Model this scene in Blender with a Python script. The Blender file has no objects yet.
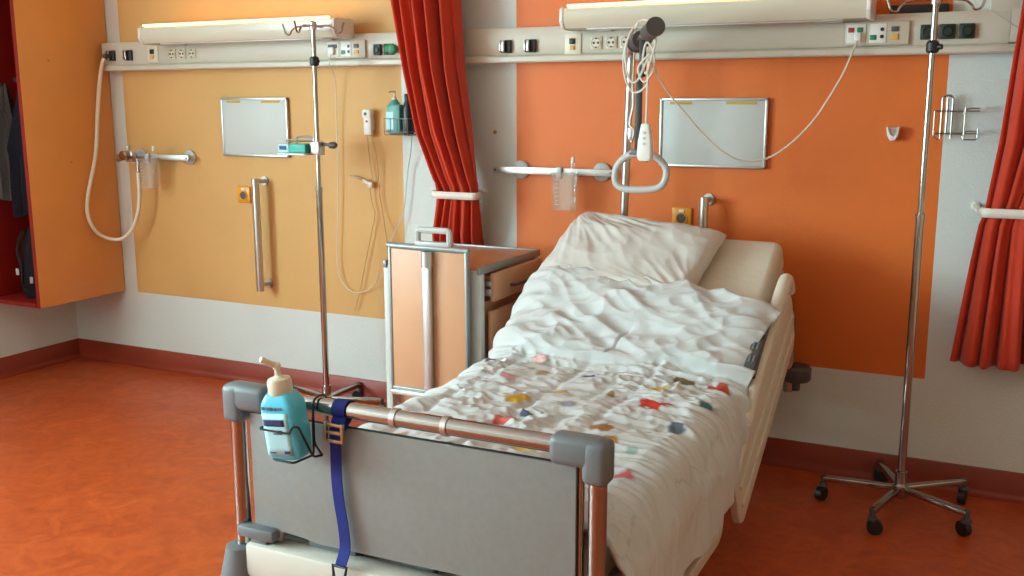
import bpy, bmesh, math, random
import numpy as np
from mathutils import Vector, Matrix
random.seed(7)
PI = math.pi
SC = bpy.context.scene
COL = SC.collection

# ------------------------------------------------------------------ materials
def lin(h):
    h = h.lstrip('#')
    r = []
    for i in (0, 2, 4):
        c = int(h[i:i+2], 16) / 255
        r.append(c / 12.92 if c <= .04045 else ((c + .055) / 1.055) ** 2.4)
    return (r[0], r[1], r[2], 1)

def mat(name, col, rough=.5, metal=0, noise=0, nscale=8, bump=0, bscale=60, coat=0, emit=0, spec=.5, sheen=0, trans=0):
    m = bpy.data.materials.new(name); m.use_nodes = True
    nt = m.node_tree; b = nt.nodes['Principled BSDF']
    c = lin(col)
    b.inputs['Base Color'].default_value = c
    b.inputs['Roughness'].default_value = rough
    b.inputs['Metallic'].default_value = metal
    b.inputs['Specular IOR Level'].default_value = spec
    if coat: b.inputs['Coat Weight'].default_value = coat; b.inputs['Coat Roughness'].default_value = .15
    if sheen: b.inputs['Sheen Weight'].default_value = sheen
    if trans: b.inputs['Transmission Weight'].default_value = trans
    if emit:
        b.inputs['Emission Color'].default_value = c; b.inputs['Emission Strength'].default_value = emit
    tc = nt.nodes.new('ShaderNodeTexCoord')
    if noise:
        n = nt.nodes.new('ShaderNodeTexNoise'); n.inputs['Scale'].default_value = nscale; n.inputs['Detail'].default_value = 6
        r = nt.nodes.new('ShaderNodeValToRGB')
        r.color_ramp.elements[0].position = .3; r.color_ramp.elements[1].position = .7
        r.color_ramp.elements[0].color = tuple(v * (1 - noise) for v in c[:3]) + (1,)
        r.color_ramp.elements[1].color = tuple(min(1, v * (1 + noise)) for v in c[:3]) + (1,)
        nt.links.new(tc.outputs['Object'], n.inputs['Vector']); nt.links.new(n.outputs['Fac'], r.inputs['Fac'])
        nt.links.new(r.outputs['Color'], b.inputs['Base Color'])
    if bump:
        n = nt.nodes.new('ShaderNodeTexNoise'); n.inputs['Scale'].default_value = bscale; n.inputs['Detail'].default_value = 3
        bp = nt.nodes.new('ShaderNodeBump'); bp.inputs['Strength'].default_value = bump; bp.inputs['Distance'].default_value = .01
        nt.links.new(tc.outputs['Object'], n.inputs['Vector']); nt.links.new(n.outputs['Fac'], bp.inputs['Height'])
        nt.links.new(bp.outputs['Normal'], b.inputs['Normal'])
    return m

def glass_mat(name, tint, clear=.85, rough=.05):
    m = bpy.data.materials.new(name); m.use_nodes = True
    nt = m.node_tree; nt.nodes.remove(nt.nodes['Principled BSDF'])
    out = nt.nodes['Material Output']
    t = nt.nodes.new('ShaderNodeBsdfTransparent'); t.inputs['Color'].default_value = lin(tint)
    g = nt.nodes.new('ShaderNodeBsdfGlossy'); g.inputs['Roughness'].default_value = rough
    d = nt.nodes.new('ShaderNodeBsdfDiffuse'); d.inputs['Color'].default_value = lin('e8ece8')
    a = nt.nodes.new('ShaderNodeMixShader'); a2 = nt.nodes.new('ShaderNodeMixShader')
    a.inputs[0].default_value = 1 - clear; a2.inputs[0].default_value = .07
    nt.links.new(t.outputs[0], a.inputs[1]); nt.links.new(d.outputs[0], a.inputs[2])
    nt.links.new(a.outputs[0], a2.inputs[1]); nt.links.new(g.outputs[0], a2.inputs[2])
    nt.links.new(a2.outputs[0], out.inputs['Surface'])
    return m

M = dict(
 white_wall=mat('white_wall', 'd2d8d4', .75, bump=.25, bscale=140, noise=.02, nscale=3),
 yellow=mat('yellow_paint', 'd2a362', .6, bump=.08, bscale=140, noise=.03, nscale=2.5),
 orange=mat('orange_paint', 'd96c20', .55, bump=.08, bscale=140, noise=.03, nscale=2.5),
 ceiling=mat('ceiling_paint', 'e6e4de', .8),
 side_wall=mat('side_wall', 'dfcaa6', .75),
 plain_wall=mat('plain_wall', 'c6c1b6', .8, noise=.02),
 baseboard=mat('baseboard_red', '8a3118', .45, noise=.12, nscale=5),
 window_frame=mat('window_frame', 'e8e8e6', .4),
 cup_orange=mat('cupboard_orange', 'e09a50', .5, noise=.04, nscale=4),
 cup_red=mat('cupboard_red', '8c1810', .45),
 dark_cloth=mat('dark_cloth', '10121a', .9, bump=.4, bscale=90),
 grey_cloth=mat('grey_cloth', '4e4b49', .9, bump=.4, bscale=90),
 navy_cloth=mat('navy_cloth', '0e1426', .9, bump=.4, bscale=90),
 black=mat('black_plastic', '17181a', .45),
 rail_white=mat('rail_white', 'c6c0b0', .42, noise=.015),
 lamp_white=mat('lamp_white', 'cdc5b2', .25, coat=.3),
 white_plastic=mat('white_plastic', 'e4e4de', .35),
 cream=mat('cream_plastic', 'd8cfb8', .4),
 grey_plastic=mat('grey_plastic', '6b7174', .42),
 light_grey=mat('light_grey_plastic', 'b9bdbb', .4),
 dark_grey=mat('dark_grey_rubber', '4e4c4c', .5),
 chrome=mat('chrome', 'aba8a3', .1, 1),
 steel_dark=mat('dark_steel', '8e8a84', .3, 1),
 brushed=mat('brushed_steel', 'c4c2be', .3, 1),
 alu=mat('aluminium', 'c6c9c8', .38, .85),
 board=mat('whiteboard_face', 'c3c9c6', .5),
 tape=mat('yellowed_tape', 'c3a23a', .6),
 socket_orange=mat('socket_orange', 'e39a15', .4),
 curtain=mat('curtain_red', 'bd3006', .8, noise=.06, nscale=14, bump=.15, bscale=220, sheen=.2),
 strap_white=mat('strap_white', 'ded9cf', .6),
 bed_cream=mat('bed_cream', 'd5cdbd', .4),
 bed_white=mat('bed_white', 'c6c1b6', .4),
 panel_grey=mat('footboard_grey', '8b8f8d', .45, noise=.04, nscale=60),
 sheet=mat('fitted_sheet', 'd3cab9', .85, bump=.12, bscale=40),
 pillow=mat('pillow_cotton', 'd0cdc8', .85, bump=.06, bscale=300),
 strap_navy=mat('strap_navy', '081e78', .8, bump=.2, bscale=400),
 buckle=mat('buckle_metal', 'b59a78', .3, .9),
 aqua=mat('aqua_liquid_plastic', '52c6e4', .28, coat=.3),
 teal=mat('teal_plastic', '5a9d97', .4),
 teal_box=mat('teal_box', '35a99c', .5),
 label=mat('label_paper', 'a9dbe4', .5),
 navy=mat('navy_ink', '1d2f66', .5),
 ink=mat('ink', '46586a', .6),
 wood=mat('wood_laminate', 'cf9d78', .45, noise=.06, nscale=3),
 wood_top=mat('wood_top', 'c9824c', .3, noise=.06, nscale=4),
 green=mat('green_switch', '1d7f4f', .45),
 dark_green=mat('dark_green_socket', '14271f', .5),
 red=mat('red_switch', 'a8352b', .45),
 amber=mat('amber_switch', 'd8a44c', .45),
 hose=mat('hose_white', 'e3dccb', .35),
 cable=mat('cable_white', 'd9d4c6', .5),
 cable_tan=mat('cable_tan', 'c7a163', .5),
 bottle_dark=mat('bottle_dark', '23282c', .35),
 clear=glass_mat('clear_plastic', 'fafbf9', .90),
 pane=glass_mat('window_glass', 'f6faf8', 1.0),
 copper=mat('brass_fitting', 'b98a4a', .3, .9),
 tube_light=mat('lamp_tube_glow', 'ffad28', .5, emit=7),
 lip_glow=mat('lamp_lip_glow', 'ffe9b4', .4, emit=1.6),
 cab_grey=mat('cabinet_grey', '8f9695', .4, .4), cab_white=mat('cabinet_white', 'c6cfca', .4),
 recess=mat('socket_recess', '9a9282', .5),
 cool_diffuser=mat('lamp_diffuser', 'dfe4e2', .2, coat=.4),
)
# red linoleum floor
def floor_material():
    m = mat('red_linoleum', 'a9401f', .33, spec=.45)
    nt = m.node_tree; b = nt.nodes['Principled BSDF']
    tc = nt.nodes.new('ShaderNodeTexCoord')
    n1 = nt.nodes.new('ShaderNodeTexNoise'); n1.inputs['Scale'].default_value = 9; n1.inputs['Detail'].default_value = 10; n1.inputs['Roughness'].default_value = .72
    n1.inputs['Distortion'].default_value = 1.2
    r = nt.nodes.new('ShaderNodeValToRGB')
    r.color_ramp.elements[0].position = .32; r.color_ramp.elements[0].color = lin('a03e1a')
    r.color_ramp.elements[1].position = .7; r.color_ramp.elements[1].color = lin('c85c2a')
    nt.links.new(tc.outputs['Object'], n1.inputs['Vector']); nt.links.new(n1.outputs['Fac'], r.inputs['Fac'])
    nt.links.new(r.outputs['Color'], b.inputs['Base Color'])
    n2 = nt.nodes.new('ShaderNodeTexNoise'); n2.inputs['Scale'].default_value = 3
    mr = nt.nodes.new('ShaderNodeMapRange'); mr.inputs['To Min'].default_value = .3; mr.inputs['To Max'].default_value = .48
    nt.links.new(tc.outputs['Object'], n2.inputs['Vector']); nt.links.new(n2.outputs['Fac'], mr.inputs['Value'])
    nt.links.new(mr.outputs['Result'], b.inputs['Roughness'])
    return m
M['floor'] = floor_material()

def duvet_material():
    m = mat('duvet_cotton', 'eeeeec', .8, bump=.05, bscale=50)
    nt = m.node_tree; b = nt.nodes['Principled BSDF']
    a = nt.nodes.new('ShaderNodeAttribute'); a.attribute_name = 'print'
    nt.links.new(a.outputs['Color'], b.inputs['Base Color'])
    return m
M['duvet'] = duvet_material()

# ------------------------------------------------------------------ mesh helpers
class MB:
    def __init__(s): s.bm = bmesh.new()
    def box(s, c, d, bev=0, rot=None, seg=2):
        bm = s.bm
        r = bmesh.ops.create_cube(bm, size=1)
        vs = r['verts']
        bmesh.ops.scale(bm, vec=d, verts=vs)
        if bev:
            es = list({e for v in vs for e in v.link_edges})
            rr = bmesh.ops.bevel(bm, geom=es, offset=min(bev, min(d) * .49), segments=seg, profile=.5, affect='EDGES')
            vs = list({v for f in rr['faces'] for v in f.verts} | {v for v in vs if v.is_valid})
        if rot is not None: bmesh.ops.rotate(bm, cent=(0, 0, 0), matrix=rot, verts=vs)
        bmesh.ops.translate(bm, vec=c, verts=vs)
        return s
    def cyl(s, p0, p1, r0, r1=None, n=20, cap=True):
        return s.tube([p0, p1], [r0, r0 if r1 is None else r1], n=n, cap=cap)
    def tube(s, pts, r, n=10, cap=True, closed=False):
        pts = [Vector(p) for p in pts]; N = len(pts)
        rs = r if isinstance(r, (list, tuple)) else [r] * N
        bm = s.bm; rings = []
        t0 = None; up = None
        for i, p in enumerate(pts):
            if closed: t = pts[(i+1) % N] - pts[i-1]
            else: t = (pts[min(i+1, N-1)] - pts[max(i-1, 0)])
            if t.length < 1e-9: t = Vector((0, 0, 1))
            t.normalize()
            if up is None:
                up = Vector((0, 0, 1)) if abs(t.z) < .9 else Vector((1, 0, 0))
            up = (up - t * up.dot(t))
            if up.length < 1e-6: up = Vector((1, 0, 0)) - t * t.x
            up.normalize(); sd = t.cross(up)
            rings.append([bm.verts.new(p + (up * math.cos(2*PI*k/n) + sd * math.sin(2*PI*k/n)) * rs[i]) for k in range(n)])
        L = N if closed else N - 1
        for i in range(L):
            a, b = rings[i], rings[(i+1) % N]
            for k in range(n):
                bm.faces.new((a[k], a[(k+1) % n], b[(k+1) % n], b[k]))
        if cap and not closed:
            bm.faces.new(rings[0][::-1]); bm.faces.new(rings[-1])
        return s
    def lathe(s, prof, c=(0, 0, 0), axis='Z', n=28, sx=1, sy=1):
        bm = s.bm; rings = []; c = Vector(c)
        def P(r, h, k):
            a = 2*PI*k/n; u, v = r*math.cos(a)*sx, r*math.sin(a)*sy
            return c + (Vector((u, v, h)) if axis == 'Z' else Vector((u, h, v)) if axis == 'Y' else Vector((h, u, v)))
        for r, h in prof:
            rings.append([bm.verts.new(P(r, h, k)) for k in range(n)] if r > 1e-6 else [bm.verts.new(P(0, h, 0))])
        for a, b in zip(rings, rings[1:]):
            for k in range(n):
                q = [a[k % len(a)], a[(k+1) % len(a)], b[(k+1) % len(b)], b[k % len(b)]]
                u = []
                for v in q:
                    if v not in u: u.append(v)
                if len(u) > 2: bm.faces.new(u)
        if len(rings[0]) > 1: bm.faces.new(rings[0][::-1])
        if len(rings[-1]) > 1: bm.faces.new(rings[-1])
        return s
    def prism(s, poly, ax, a0, a1, bev=0):
        """poly in the two other axes, extruded along ax ('X','Y','Z')"""
        bm = s.bm
        def P(u, v, w):
            return {'X': (w, u, v), 'Y': (u, w, v), 'Z': (u, v, w)}[ax]
        A = [bm.verts.new(P(u, v, a0)) for u, v in poly]; B = [bm.verts.new(P(u, v, a1)) for u, v in poly]
        fs = [bm.faces.new(A), bm.faces.new(B[::-1])]
        n = len(poly)
        for i in range(n): fs.append(bm.faces.new((A[(i+1) % n], A[i], B[i], B[(i+1) % n])))
        if bev:
            es = list({e for f in fs for e in f.edges})
            bmesh.ops.bevel(bm, geom=es, offset=bev, segments=2, profile=.5, affect='EDGES')
        return s
    def grid(s, P, close_u=False, close_v=False):
        bm = s.bm; V = [[bm.verts.new(p) for p in row] for row in P]
        nu, nv = len(V), len(V[0])
        for i in range(nu - (0 if close_u else 1)):
            for j in range(nv - (0 if close_v else 1)):
                bm.faces.new((V[i][j], V[(i+1) % nu][j], V[(i+1) % nu][(j+1) % nv], V[i][(j+1) % nv]))
        return s
    def build(s, name, m, parent=None, angle=40, origin=None):
        bm = s.bm
        bmesh.ops.recalc_face_normals(bm, faces=bm.faces)
        if parent is not None:
            root = parent
            off = Vector((0, 0, 0))
            while root is not None:
                off += Vector(root.location); root = root.parent
        else:
            cs = [v.co for v in bm.verts]
            off = Vector(origin) if origin else Vector(((min(c.x for c in cs)+max(c.x for c in cs))/2, (min(c.y for c in cs)+max(c.y for c in cs))/2, min(c.z for c in cs)))
        bmesh.ops.translate(bm, vec=-off, verts=bm.verts)
        me = bpy.data.meshes.new(name); bm.to_mesh(me); bm.free()
        for mm in (m if isinstance(m, list) else [m]): me.materials.append(M[mm])
        for p in me.polygons: p.use_smooth = True
        me.set_sharp_from_angle(angle=math.radians(angle))
        o = bpy.data.objects.new(name, me); COL.objects.link(o)
        if parent is not None: o.parent = parent
        else: o.location = off
        return o

def plate(name, outlines, frame, th, m, parent, bev=.004):
    """flat plate with holes: outlines = list of 2d closed polys (first outer), frame = 4x4 matrix (local x,y in plane, z normal)"""
    cu = bpy.data.curves.new('tmp_plate', 'CURVE'); cu.dimensions = '2D'; cu.fill_mode = 'BOTH'
    cu.extrude = th/2 - bev; cu.bevel_depth = bev; cu.bevel_resolution = 2
    for ol in outlines:
        sp = cu.splines.new('POLY'); sp.points.add(len(ol)-1)
        for p, q in zip(sp.points, ol): p.co = (q[0], q[1], 0, 1)
        sp.use_cyclic_u = True
    ob = bpy.data.objects.new('tmp_plate', cu); COL.objects.link(ob)
    dg = bpy.context.evaluated_depsgraph_get(); dg.update()
    me = bpy.data.meshes.new_from_object(ob.evaluated_get(dg))
    bpy.data.objects.remove(ob); bpy.data.curves.remove(cu)
    b = MB(); b.bm.from_mesh(me); bpy.data.meshes.remove(me)
    bmesh.ops.remove_doubles(b.bm, verts=b.bm.verts, dist=1e-5)
    b.bm.transform(frame)
    return b.build(name, m, parent)

def thing(name, label, cat, loc, group=None, rz=0):
    o = bpy.data.objects.new(name, None); COL.objects.link(o)
    o.empty_display_size = .1
    o.location = loc; o.rotation_euler = (0, 0, rz)
    o['label'] = label; o['category'] = cat
    if group: o['group'] = group
    return o
def tag(o, label, cat, group=None):
    o['label'] = label; o['category'] = cat
    if group: o['group'] = group
    return o
def struct(o): o['kind'] = 'structure'; return o
def plabel(o, s): o['label'] = s; return o

def smooth_path(pts, n=8, closed=False):
    P = [Vector(p) for p in pts]; out = []; N = len(P)
    rng = range(N if closed else N-1)
    for i in rng:
        if closed: p0, p1, p2, p3 = P[i-1], P[i], P[(i+1) % N], P[(i+2) % N]
        else: p0, p1, p2, p3 = P[max(i-1, 0)], P[i], P[i+1], P[min(i+2, N-1)]
        for k in range(n):
            t = k/n
            out.append(.5*((2*p1) + (p2-p0)*t + (2*p0-5*p1+4*p2-p3)*t*t + (3*p1-p0-3*p2+p3)*t**3))
    if not closed: out.append(P[-1])
    return out
def fillet(pts, r, n=5):
    P = [Vector(p) for p in pts]; out = [P[0]]
    for a, b, c in zip(P, P[1:], P[2:]):
        u = (a-b); v = (c-b); d = min(r, u.length*.49, v.length*.49)
        s, e = b + u.normalized()*d, b + v.normalized()*d
        for k in range(n+1):
            t = k/n; out.append((1-t)**2*s + 2*t*(1-t)*b + t*t*e)
    out.append(P[-1]); return out

def rrect(x0, y0, x1, y1, r, n=5):
    o = []
    for cx, cy, a in ((x1-r, y1-r, 0), (x0+r, y1-r, 90), (x0+r, y0+r, 180), (x1-r, y0+r, 270)):
        for k in range(n+1):
            t = math.radians(a + 90*k/n); o.append((cx + r*math.cos(t), cy + r*math.sin(t)))
    return o

# value noise (numpy)
def _hash(ix, iy, seed):
    h = (ix.astype(np.int64)*374761393 + iy.astype(np.int64)*668265263 + seed*974711) & 0xffffffff
    h = ((h ^ (h >> 13))*1274126177) & 0xffffffff
    h = h ^ (h >> 16)
    return h
def perlin(x, y, seed=0):
    ix = np.floor(x); iy = np.floor(y); fx = x-ix; fy = y-iy
    u = fx*fx*fx*(fx*(fx*6-15)+10); v = fy*fy*fy*(fy*(fy*6-15)+10)
    def g(dx, dy):
        a = _hash(ix+dx, iy+dy, seed)/4294967295.0*2*PI
        return np.cos(a)*(fx-dx) + np.sin(a)*(fy-dy)
    return ((g(0, 0)*(1-u)+g(1, 0)*u)*(1-v) + (g(0, 1)*(1-u)+g(1, 1)*u)*v)*1.5
def ridged(x, y, seed=0): return 1 - 2*np.abs(perlin(x, y, seed))
def sstep(a, b, x):
    t = np.clip((x-a)/(b-a), 0, 1); return t*t*(3-2*t)

# ------------------------------------------------------------------ the room
XL, XR, YF, ZC = -4.854, 2.3, -5.6, 2.75
# back wall with painted fields (faces of one wall mesh)
def back_wall():
    xs = [XL-.1, -4.345, -2.566, -1.97, -.226, XR+.1]
    zs = [0, .43, ZC]
    b = MB(); bm = b.bm
    V = [[bm.verts.new((x, 0, z)) for z in zs] for x in xs]
    for i in range(5):
        for j in range(2):
            f = bm.faces.new((V[i][j], V[i+1][j], V[i+1][j+1], V[i][j+1]))
            f.material_index = 1 if (i == 1 and j == 1) else 2 if (i == 3 and j == 1) else 0
    # thickness behind
    bmesh.ops.recalc_face_normals(bm, faces=bm.faces)
    W = [bm.verts.new(p) for p in ((xs[0], .15, 0), (xs[-1], .15, 0), (xs[-1], .15, ZC), (xs[0], .15, ZC))]
    bm.faces.new(W)
    return struct(b.build('wall_back', ['white_wall', 'yellow', 'orange']))
back_wall()
# left wall with the window opening
WY0, WY1, WZ0, WZ1 = -5.45, -2.55, .8, 2.55
b = MB()
b.box((XL-.1, (WY1+.0)/2, ZC/2), (.2, -WY1, ZC))
b.box((XL-.1, (YF+WY0)/2, ZC/2), (.2, WY0-YF, ZC))
b.box((XL-.1, (WY0+WY1)/2, WZ0/2), (.2, WY1-WY0, WZ0))
b.box((XL-.1, (WY0+WY1)/2, (WZ1+ZC)/2), (.2, WY1-WY0, ZC-WZ1))
struct(b.build('wall_left', 'white_wall'))
b = MB(); b.box((XR+.1, YF/2, ZC/2), (.2, -YF, ZC)); struct(b.build('wall_right', 'side_wall'))
b = MB(); b.box(((XL+XR)/2, YF-.1, ZC/2), (XR-XL+.4, .2, ZC)); struct(b.build('wall_front', 'plain_wall'))
b = MB(); b.box(((XL+XR)/2, YF/2, ZC+.1), (XR-XL+.4, -YF+.4, .2)); struct(b.build('ceiling', 'ceiling'))
b = MB(); b.box(((XL+XR)/2, YF/2, -.05), (XR-XL+.4, -YF+.4, .1)); struct(b.build('floor', 'floor', origin=(0, 0, 0)))
# coved skirting
def skirting(name, axis):
    prof = [(0, 0), (.035, 0), (.022, .006), (.014, .016), (.011, .03), (.011, .106), (.008, .11), (0, .11)]
    b = MB()
    if axis == 'back': b.prism([(-u, v) for u, v in prof], 'X', XL, XR)
    elif axis == 'left': b.prism([(XL+u, v) for u, v in prof], 'Y', YF, 0)
    struct(b.build(name, 'baseboard'))
skirting('baseboard_back', 'back'); skirting('baseboard_left', 'left')
# window in the left wall
w = thing('window_1', '', '', (XL-.1, (WY0+WY1)/2, WZ0)); del w['label'], w['category']; struct(w)
b = MB(); t = .07
b.box((XL-.1, (WY0+WY1)/2, WZ0+t/2), (.08, WY1-WY0, t), .006)
b.box((XL-.1, (WY0+WY1)/2, WZ1-t/2), (.08, WY1-WY0, t), .006)
for k in range(4):
    y = WY0 + t/2 + (WY1-WY0-t)*k/3
    b.box((XL-.1, y, (WZ0+WZ1)/2), (.08, t, WZ1-WZ0-2*t), .006)
b.build('window_frame', 'window_frame', w)
b = MB()
for k in range(3):
    y0 = WY0 + t/2 + (WY1-WY0-t)*(k+.5)/3
    b.box((XL-.1, y0, (WZ0+WZ1)/2), (.012, (WY1-WY0-t)/3-t, WZ1-WZ0-2*t))
b.build('window_pane', 'pane', w)
b = MB(); b.box((XL+.04, (WY0+WY1)/2, WZ0-.015), (.2, WY1-WY0+.1, .03), .006); b.build('window_sill', 'window_frame', w)

# ------------------------------------------------------------------ hanging cupboard, left corner
cb = thing('wall_cupboard', 'orange wall-hung cupboard with red open front in left corner', 'cupboard', (-4.65, -.285, .43))
cz0, cz1 = .43, 2.3
b = MB(); b.box((-4.447, -.285, (cz0+cz1)/2), (.022, .56, cz1-cz0), .003); b.build('side_panel', 'cup_orange', cb)
b = MB(); b.box((-4.447, -.5665, (cz0+cz1)/2), (.022, .003, cz1-cz0)); b.box((-4.460, -.284, (cz0+cz1)/2), (.003, .55, cz1-cz0-.02)); plabel(b.build('edge_strip', 'cup_red', cb), 'red front edge and inner face')
b = MB(); b.box((-4.837, -.285, (cz0+cz1)/2), (.022, .56, cz1-cz0), .003); b.build('side_panel', 'cup_red', cb)
b = MB(); b.box((-4.65, -.285, cz0+.011), (.352, .56, .022), .003); b.build('bottom_panel', 'cup_red', cb)
b = MB(); b.box((-4.65, -.285, cz1-.011), (.352, .56, .022), .003); b.build('top_panel', 'cup_red', cb)
b = MB(); b.box((-4.65, -.012, (cz0+cz1)/2), (.352, .012, cz1-cz0-.044)); b.build('back_panel', 'cup_red', cb)
b = MB(); b.cyl((-4.82, -.3, 1.6), (-4.48, -.3, 1.6), .012); b.build('hanging_rail', 'brushed', cb)

def garment(name, mt, label, cat, x, y, ztop, zbot, wx, wy, seed):
    rows = []
    N = 26
    for i in range(22):
        t = i/21; z = ztop + (zbot-ztop)*t
        sh = min(1, .25 + 1.6*t) if t < .5 else 1 - .06*math.sin(t*9+seed)
        row = []
        for k in range(N):
            a = 2*PI*k/N
            f = 1 + .16*math.sin(5*a+seed+t*2) + .08*math.sin(9*a+seed*2-t*3)
            row.append((x + wx*sh*f*math.cos(a), y + wy*sh*f*math.sin(a), z + .01*math.sin(3*a+seed)))
        rows.append(row)
    b = MB(); b.grid(rows, close_v=True)
    for r in (0, -1):
        pass
    bmesh.ops.holes_fill(b.bm, edges=b.bm.edges, sides=0)
    o = b.build(name, mt); tag(o, label, cat); return o
garment('jacket', 'grey_cloth', 'grey jacket hanging at far left edge inside the red cupboard', 'jacket', -4.75, -.42, 1.57, .98, .045, .08, 1)
garment('jacket', 'navy_cloth', 'dark navy jacket hanging beside the red cupboard edge', 'jacket', -4.63, -.4, 1.57, .90, .06, .10, 3)
# black rucksack on the cupboard floor
bg = thing('backpack', 'black backpack with grey clips on floor of the open cupboard', 'bag', (-4.62, -.36, .452))
b = MB(); prof = [(0, 0), (.09, .0), (.105, .03), (.11, .15), (.10, .28), (.07, .37), (.03, .41), (0, .415)]
b.lathe(prof, (-4.615, -.36, .453), n=26, sx=1.05, sy=1.2)
for v in b.bm.verts: v.co.x += .008*math.sin(v.co.z*40+v.co.y*30); v.co.y += .008*math.sin(v.co.z*33+v.co.x*40)
b.build('body', 'dark_cloth', bg)
b = MB(); b.tube(smooth_path([(-4.64, -.47, .82), (-4.66, -.5, .72), (-4.63, -.505, .62), (-4.65, -.495, .53)]), .008, n=6); b.build('strap', 'black', bg)
for p in ((-4.66, -.51, .60), (-4.57, -.50, .56)):
    b = MB(); b.box(p, (.022, .008, .035), .003); b.build('clip', 'light_grey', bg)

# ------------------------------------------------------------------ wall service trunking
rl = thing('service_trunking', 'long cream medical service trunking running along wall behind the lamps', 'wall trunking', (-2.25, 0, 1.645))
b = MB()
b.prism([(0, 1.677), (-.058, 1.677), (-.062, 1.682), (-.062, 1.782), (-.056, 1.792), (0, 1.792)], 'X', -4.405, -.036)
b.build('body', 'rail_white', rl)
b = MB(); b.prism([(0, 1.645), (-.072, 1.645), (-.078, 1.651), (-.078, 1.668), (-.07, 1.676), (0, 1.676)], 'X', -4.402, .06); b.build('lower_ledge', 'rail_white', rl)
b = MB(); b.box((-.02, -.03, 2.215), (.165, .06, 1.07), .004)
b.prism([(-.036, 1.678), (.062, 1.678), (.062, 1.69), (-.1, 1.79), (-.036, 1.69)], 'Y', -.0615, 0) if False else None
b.box((.013, -.031, 1.737), (.098, .06, .112), .003)
b.build('riser', 'rail_white', rl)
b = MB(); b.tube([(-.1, -.062, 1.791), (.06, -.062, 1.68)], .0015, n=6); b.build('mitre_joint', 'light_grey', rl)
b = MB(); b.box((-4.407, -.035, 1.72), (.006, .066, .14), .002); b.build('end_cap', 'light_grey', rl)
F = -.062
def schuko(x, z):
    b = MB(); b.box((x, F-.003, z), (.05, .006, .05), .004); b.lathe([(.023, -.0045), (.0215, -.006), (.0205, -.0035), (0, -.0035)], (x, F-.0025, z), 'Y'); s = b.build('power_socket', 'cream', rl)
    b = MB(); b.lathe([(.0215, 0), (.0215, -.002), (.0195, -.0025), (.0185, -.0005), (0, -.0005)], (x, F-.0055, z), 'Y'); b.build('recess', 'recess', s)
    b = MB()
    for dx in (-.0095, .0095): b.lathe([(.0055, 0), (.0055, -.002), (0, -.002)], (x+dx, F-.0065, z), 'Y', n=12)
    for dz in (-.017, .017): b.box((x, F-.008, z+dz), (.007, .006, .005), .001)
    b.build('contact', 'dark_grey', s)
for x in (-3.913, -3.845, -3.777): schuko(x, 1.724)
for x in (-1.571, -1.505, -1.44): schuko(x, 1.719)
def gas_outlet(x, z, chrome=True, m='black', w=.05, h=.055):
    b = MB(); b.box((x, F-.008, z), (w, .016, h), .004); g = b.build('gas_outlet', m, rl)
    if chrome:
        b = MB(); b.box((x-.004, F-.024, z), (.014, .02, h*.95), .003); b.box((x-w*.42, F-.019, z), (.007, .012, h*.85), .002)
        plabel(b.build('release_lever', 'chrome', g), 'bright chrome lever')
    else:
        b = MB(); b.lathe([(w*.36, 0), (w*.36, -.004), (w*.3, -.006), (w*.28, -.002), (0, -.002)], (x, F-.016, z), 'Y'); b.build('socket_ring', 'dark_green', g)
for x in (-4.34, -4.215): gas_outlet(x, 1.724)
for x in (-1.986, -1.868): gas_outlet(x, 1.714)
for x in (-.298, -.235, -.171): gas_outlet(x, 1.723, False, 'dark_green', .052, .052)
gas_outlet(-2.647, 1.716, False, 'dark_green', .04, .05); gas_outlet(-2.585, 1.717, False, 'dark_green', .05, .05)
b = MB(); b.lathe([(.02, 0), (.022, -.03), (.012, -.034), (0, -.034)], (-2.55, F-.018, 1.717), 'Y'); b.box((-2.565, F-.03, 1.717), (.055, .014, .03), .006); plabel(b.build('outlet_plug', 'green', rl), 'bright green plug beside the curtain')
def small_switch(x, z):
    b = MB(); b.box((x, F-.003, z), (.075, .006, .085), .004); s = b.build('switch_plate', 'cream', rl)
    b = MB(); b.box((x-.002, F-.009, z+.012), (.026, .008, .024), .003); b.build('button', 'black', s)
    b = MB(); b.box((x-.002, F-.009, z-.014), (.022, .008, .018), .003); b.build('button', 'amber', s)
small_switch(-4.045, 1.727); small_switch(-1.675, 1.716)
def control_panel(x0, x1, z0, z1, red):
    xc = (x0+x1)/2; w = x1-x0; zc = (z0+z1)/2
    b = MB(); b.box((xc, F-.007, zc), (w, .014, z1-z0), .005); p = b.build('control_panel', 'rail_white', rl)
    def bt(n, fx, fz, ww, hh, m):
        b = MB(); b.box((x0+w*fx, F-.016, z0+(z1-z0)*fz), (ww, .006, hh), .002); b.build(n, m, p)
    b = MB(); b.box((x0+w*.18, F-.0155, zc), (w*.3, .003, (z1-z0)*.8), .001); b.build('inset_plate', 'white_plastic', p)
    b = MB(); b.box((x0+w*.52, F-.0155, zc), (w*.26, .003, (z1-z0)*.8), .001); b.build('inset_plate', 'white_plastic', p)
    if red:
        bt('button', .1, .66, .022, .018, 'red'); bt('button', .24, .66, .022, .018, 'green')
    else:
        bt('button', .12, .68, .03, .016, 'dark_grey'); bt('button', .24, .68, .022, .016, 'dark_grey')
    bt('button', .45, .33, .024, .018, 'green')
    bt('button', .78, .66, .026, .018, 'dark_grey'); bt('button', .78, .34, .026, .022 if red else .016, 'amber')
    for fz in (.36, .66):
        b = MB(); b.lathe([(.007, 0), (.007, -.005), (0, -.005)], (x0+w*.585, F-.014, z0+(z1-z0)*fz), 'Y', n=14); b.build('jack', 'black', p)
control_panel(-2.93, -2.712, 1.681, 1.764, False)
control_panel(-.583, -.36, 1.681, 1.766, True)
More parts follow.
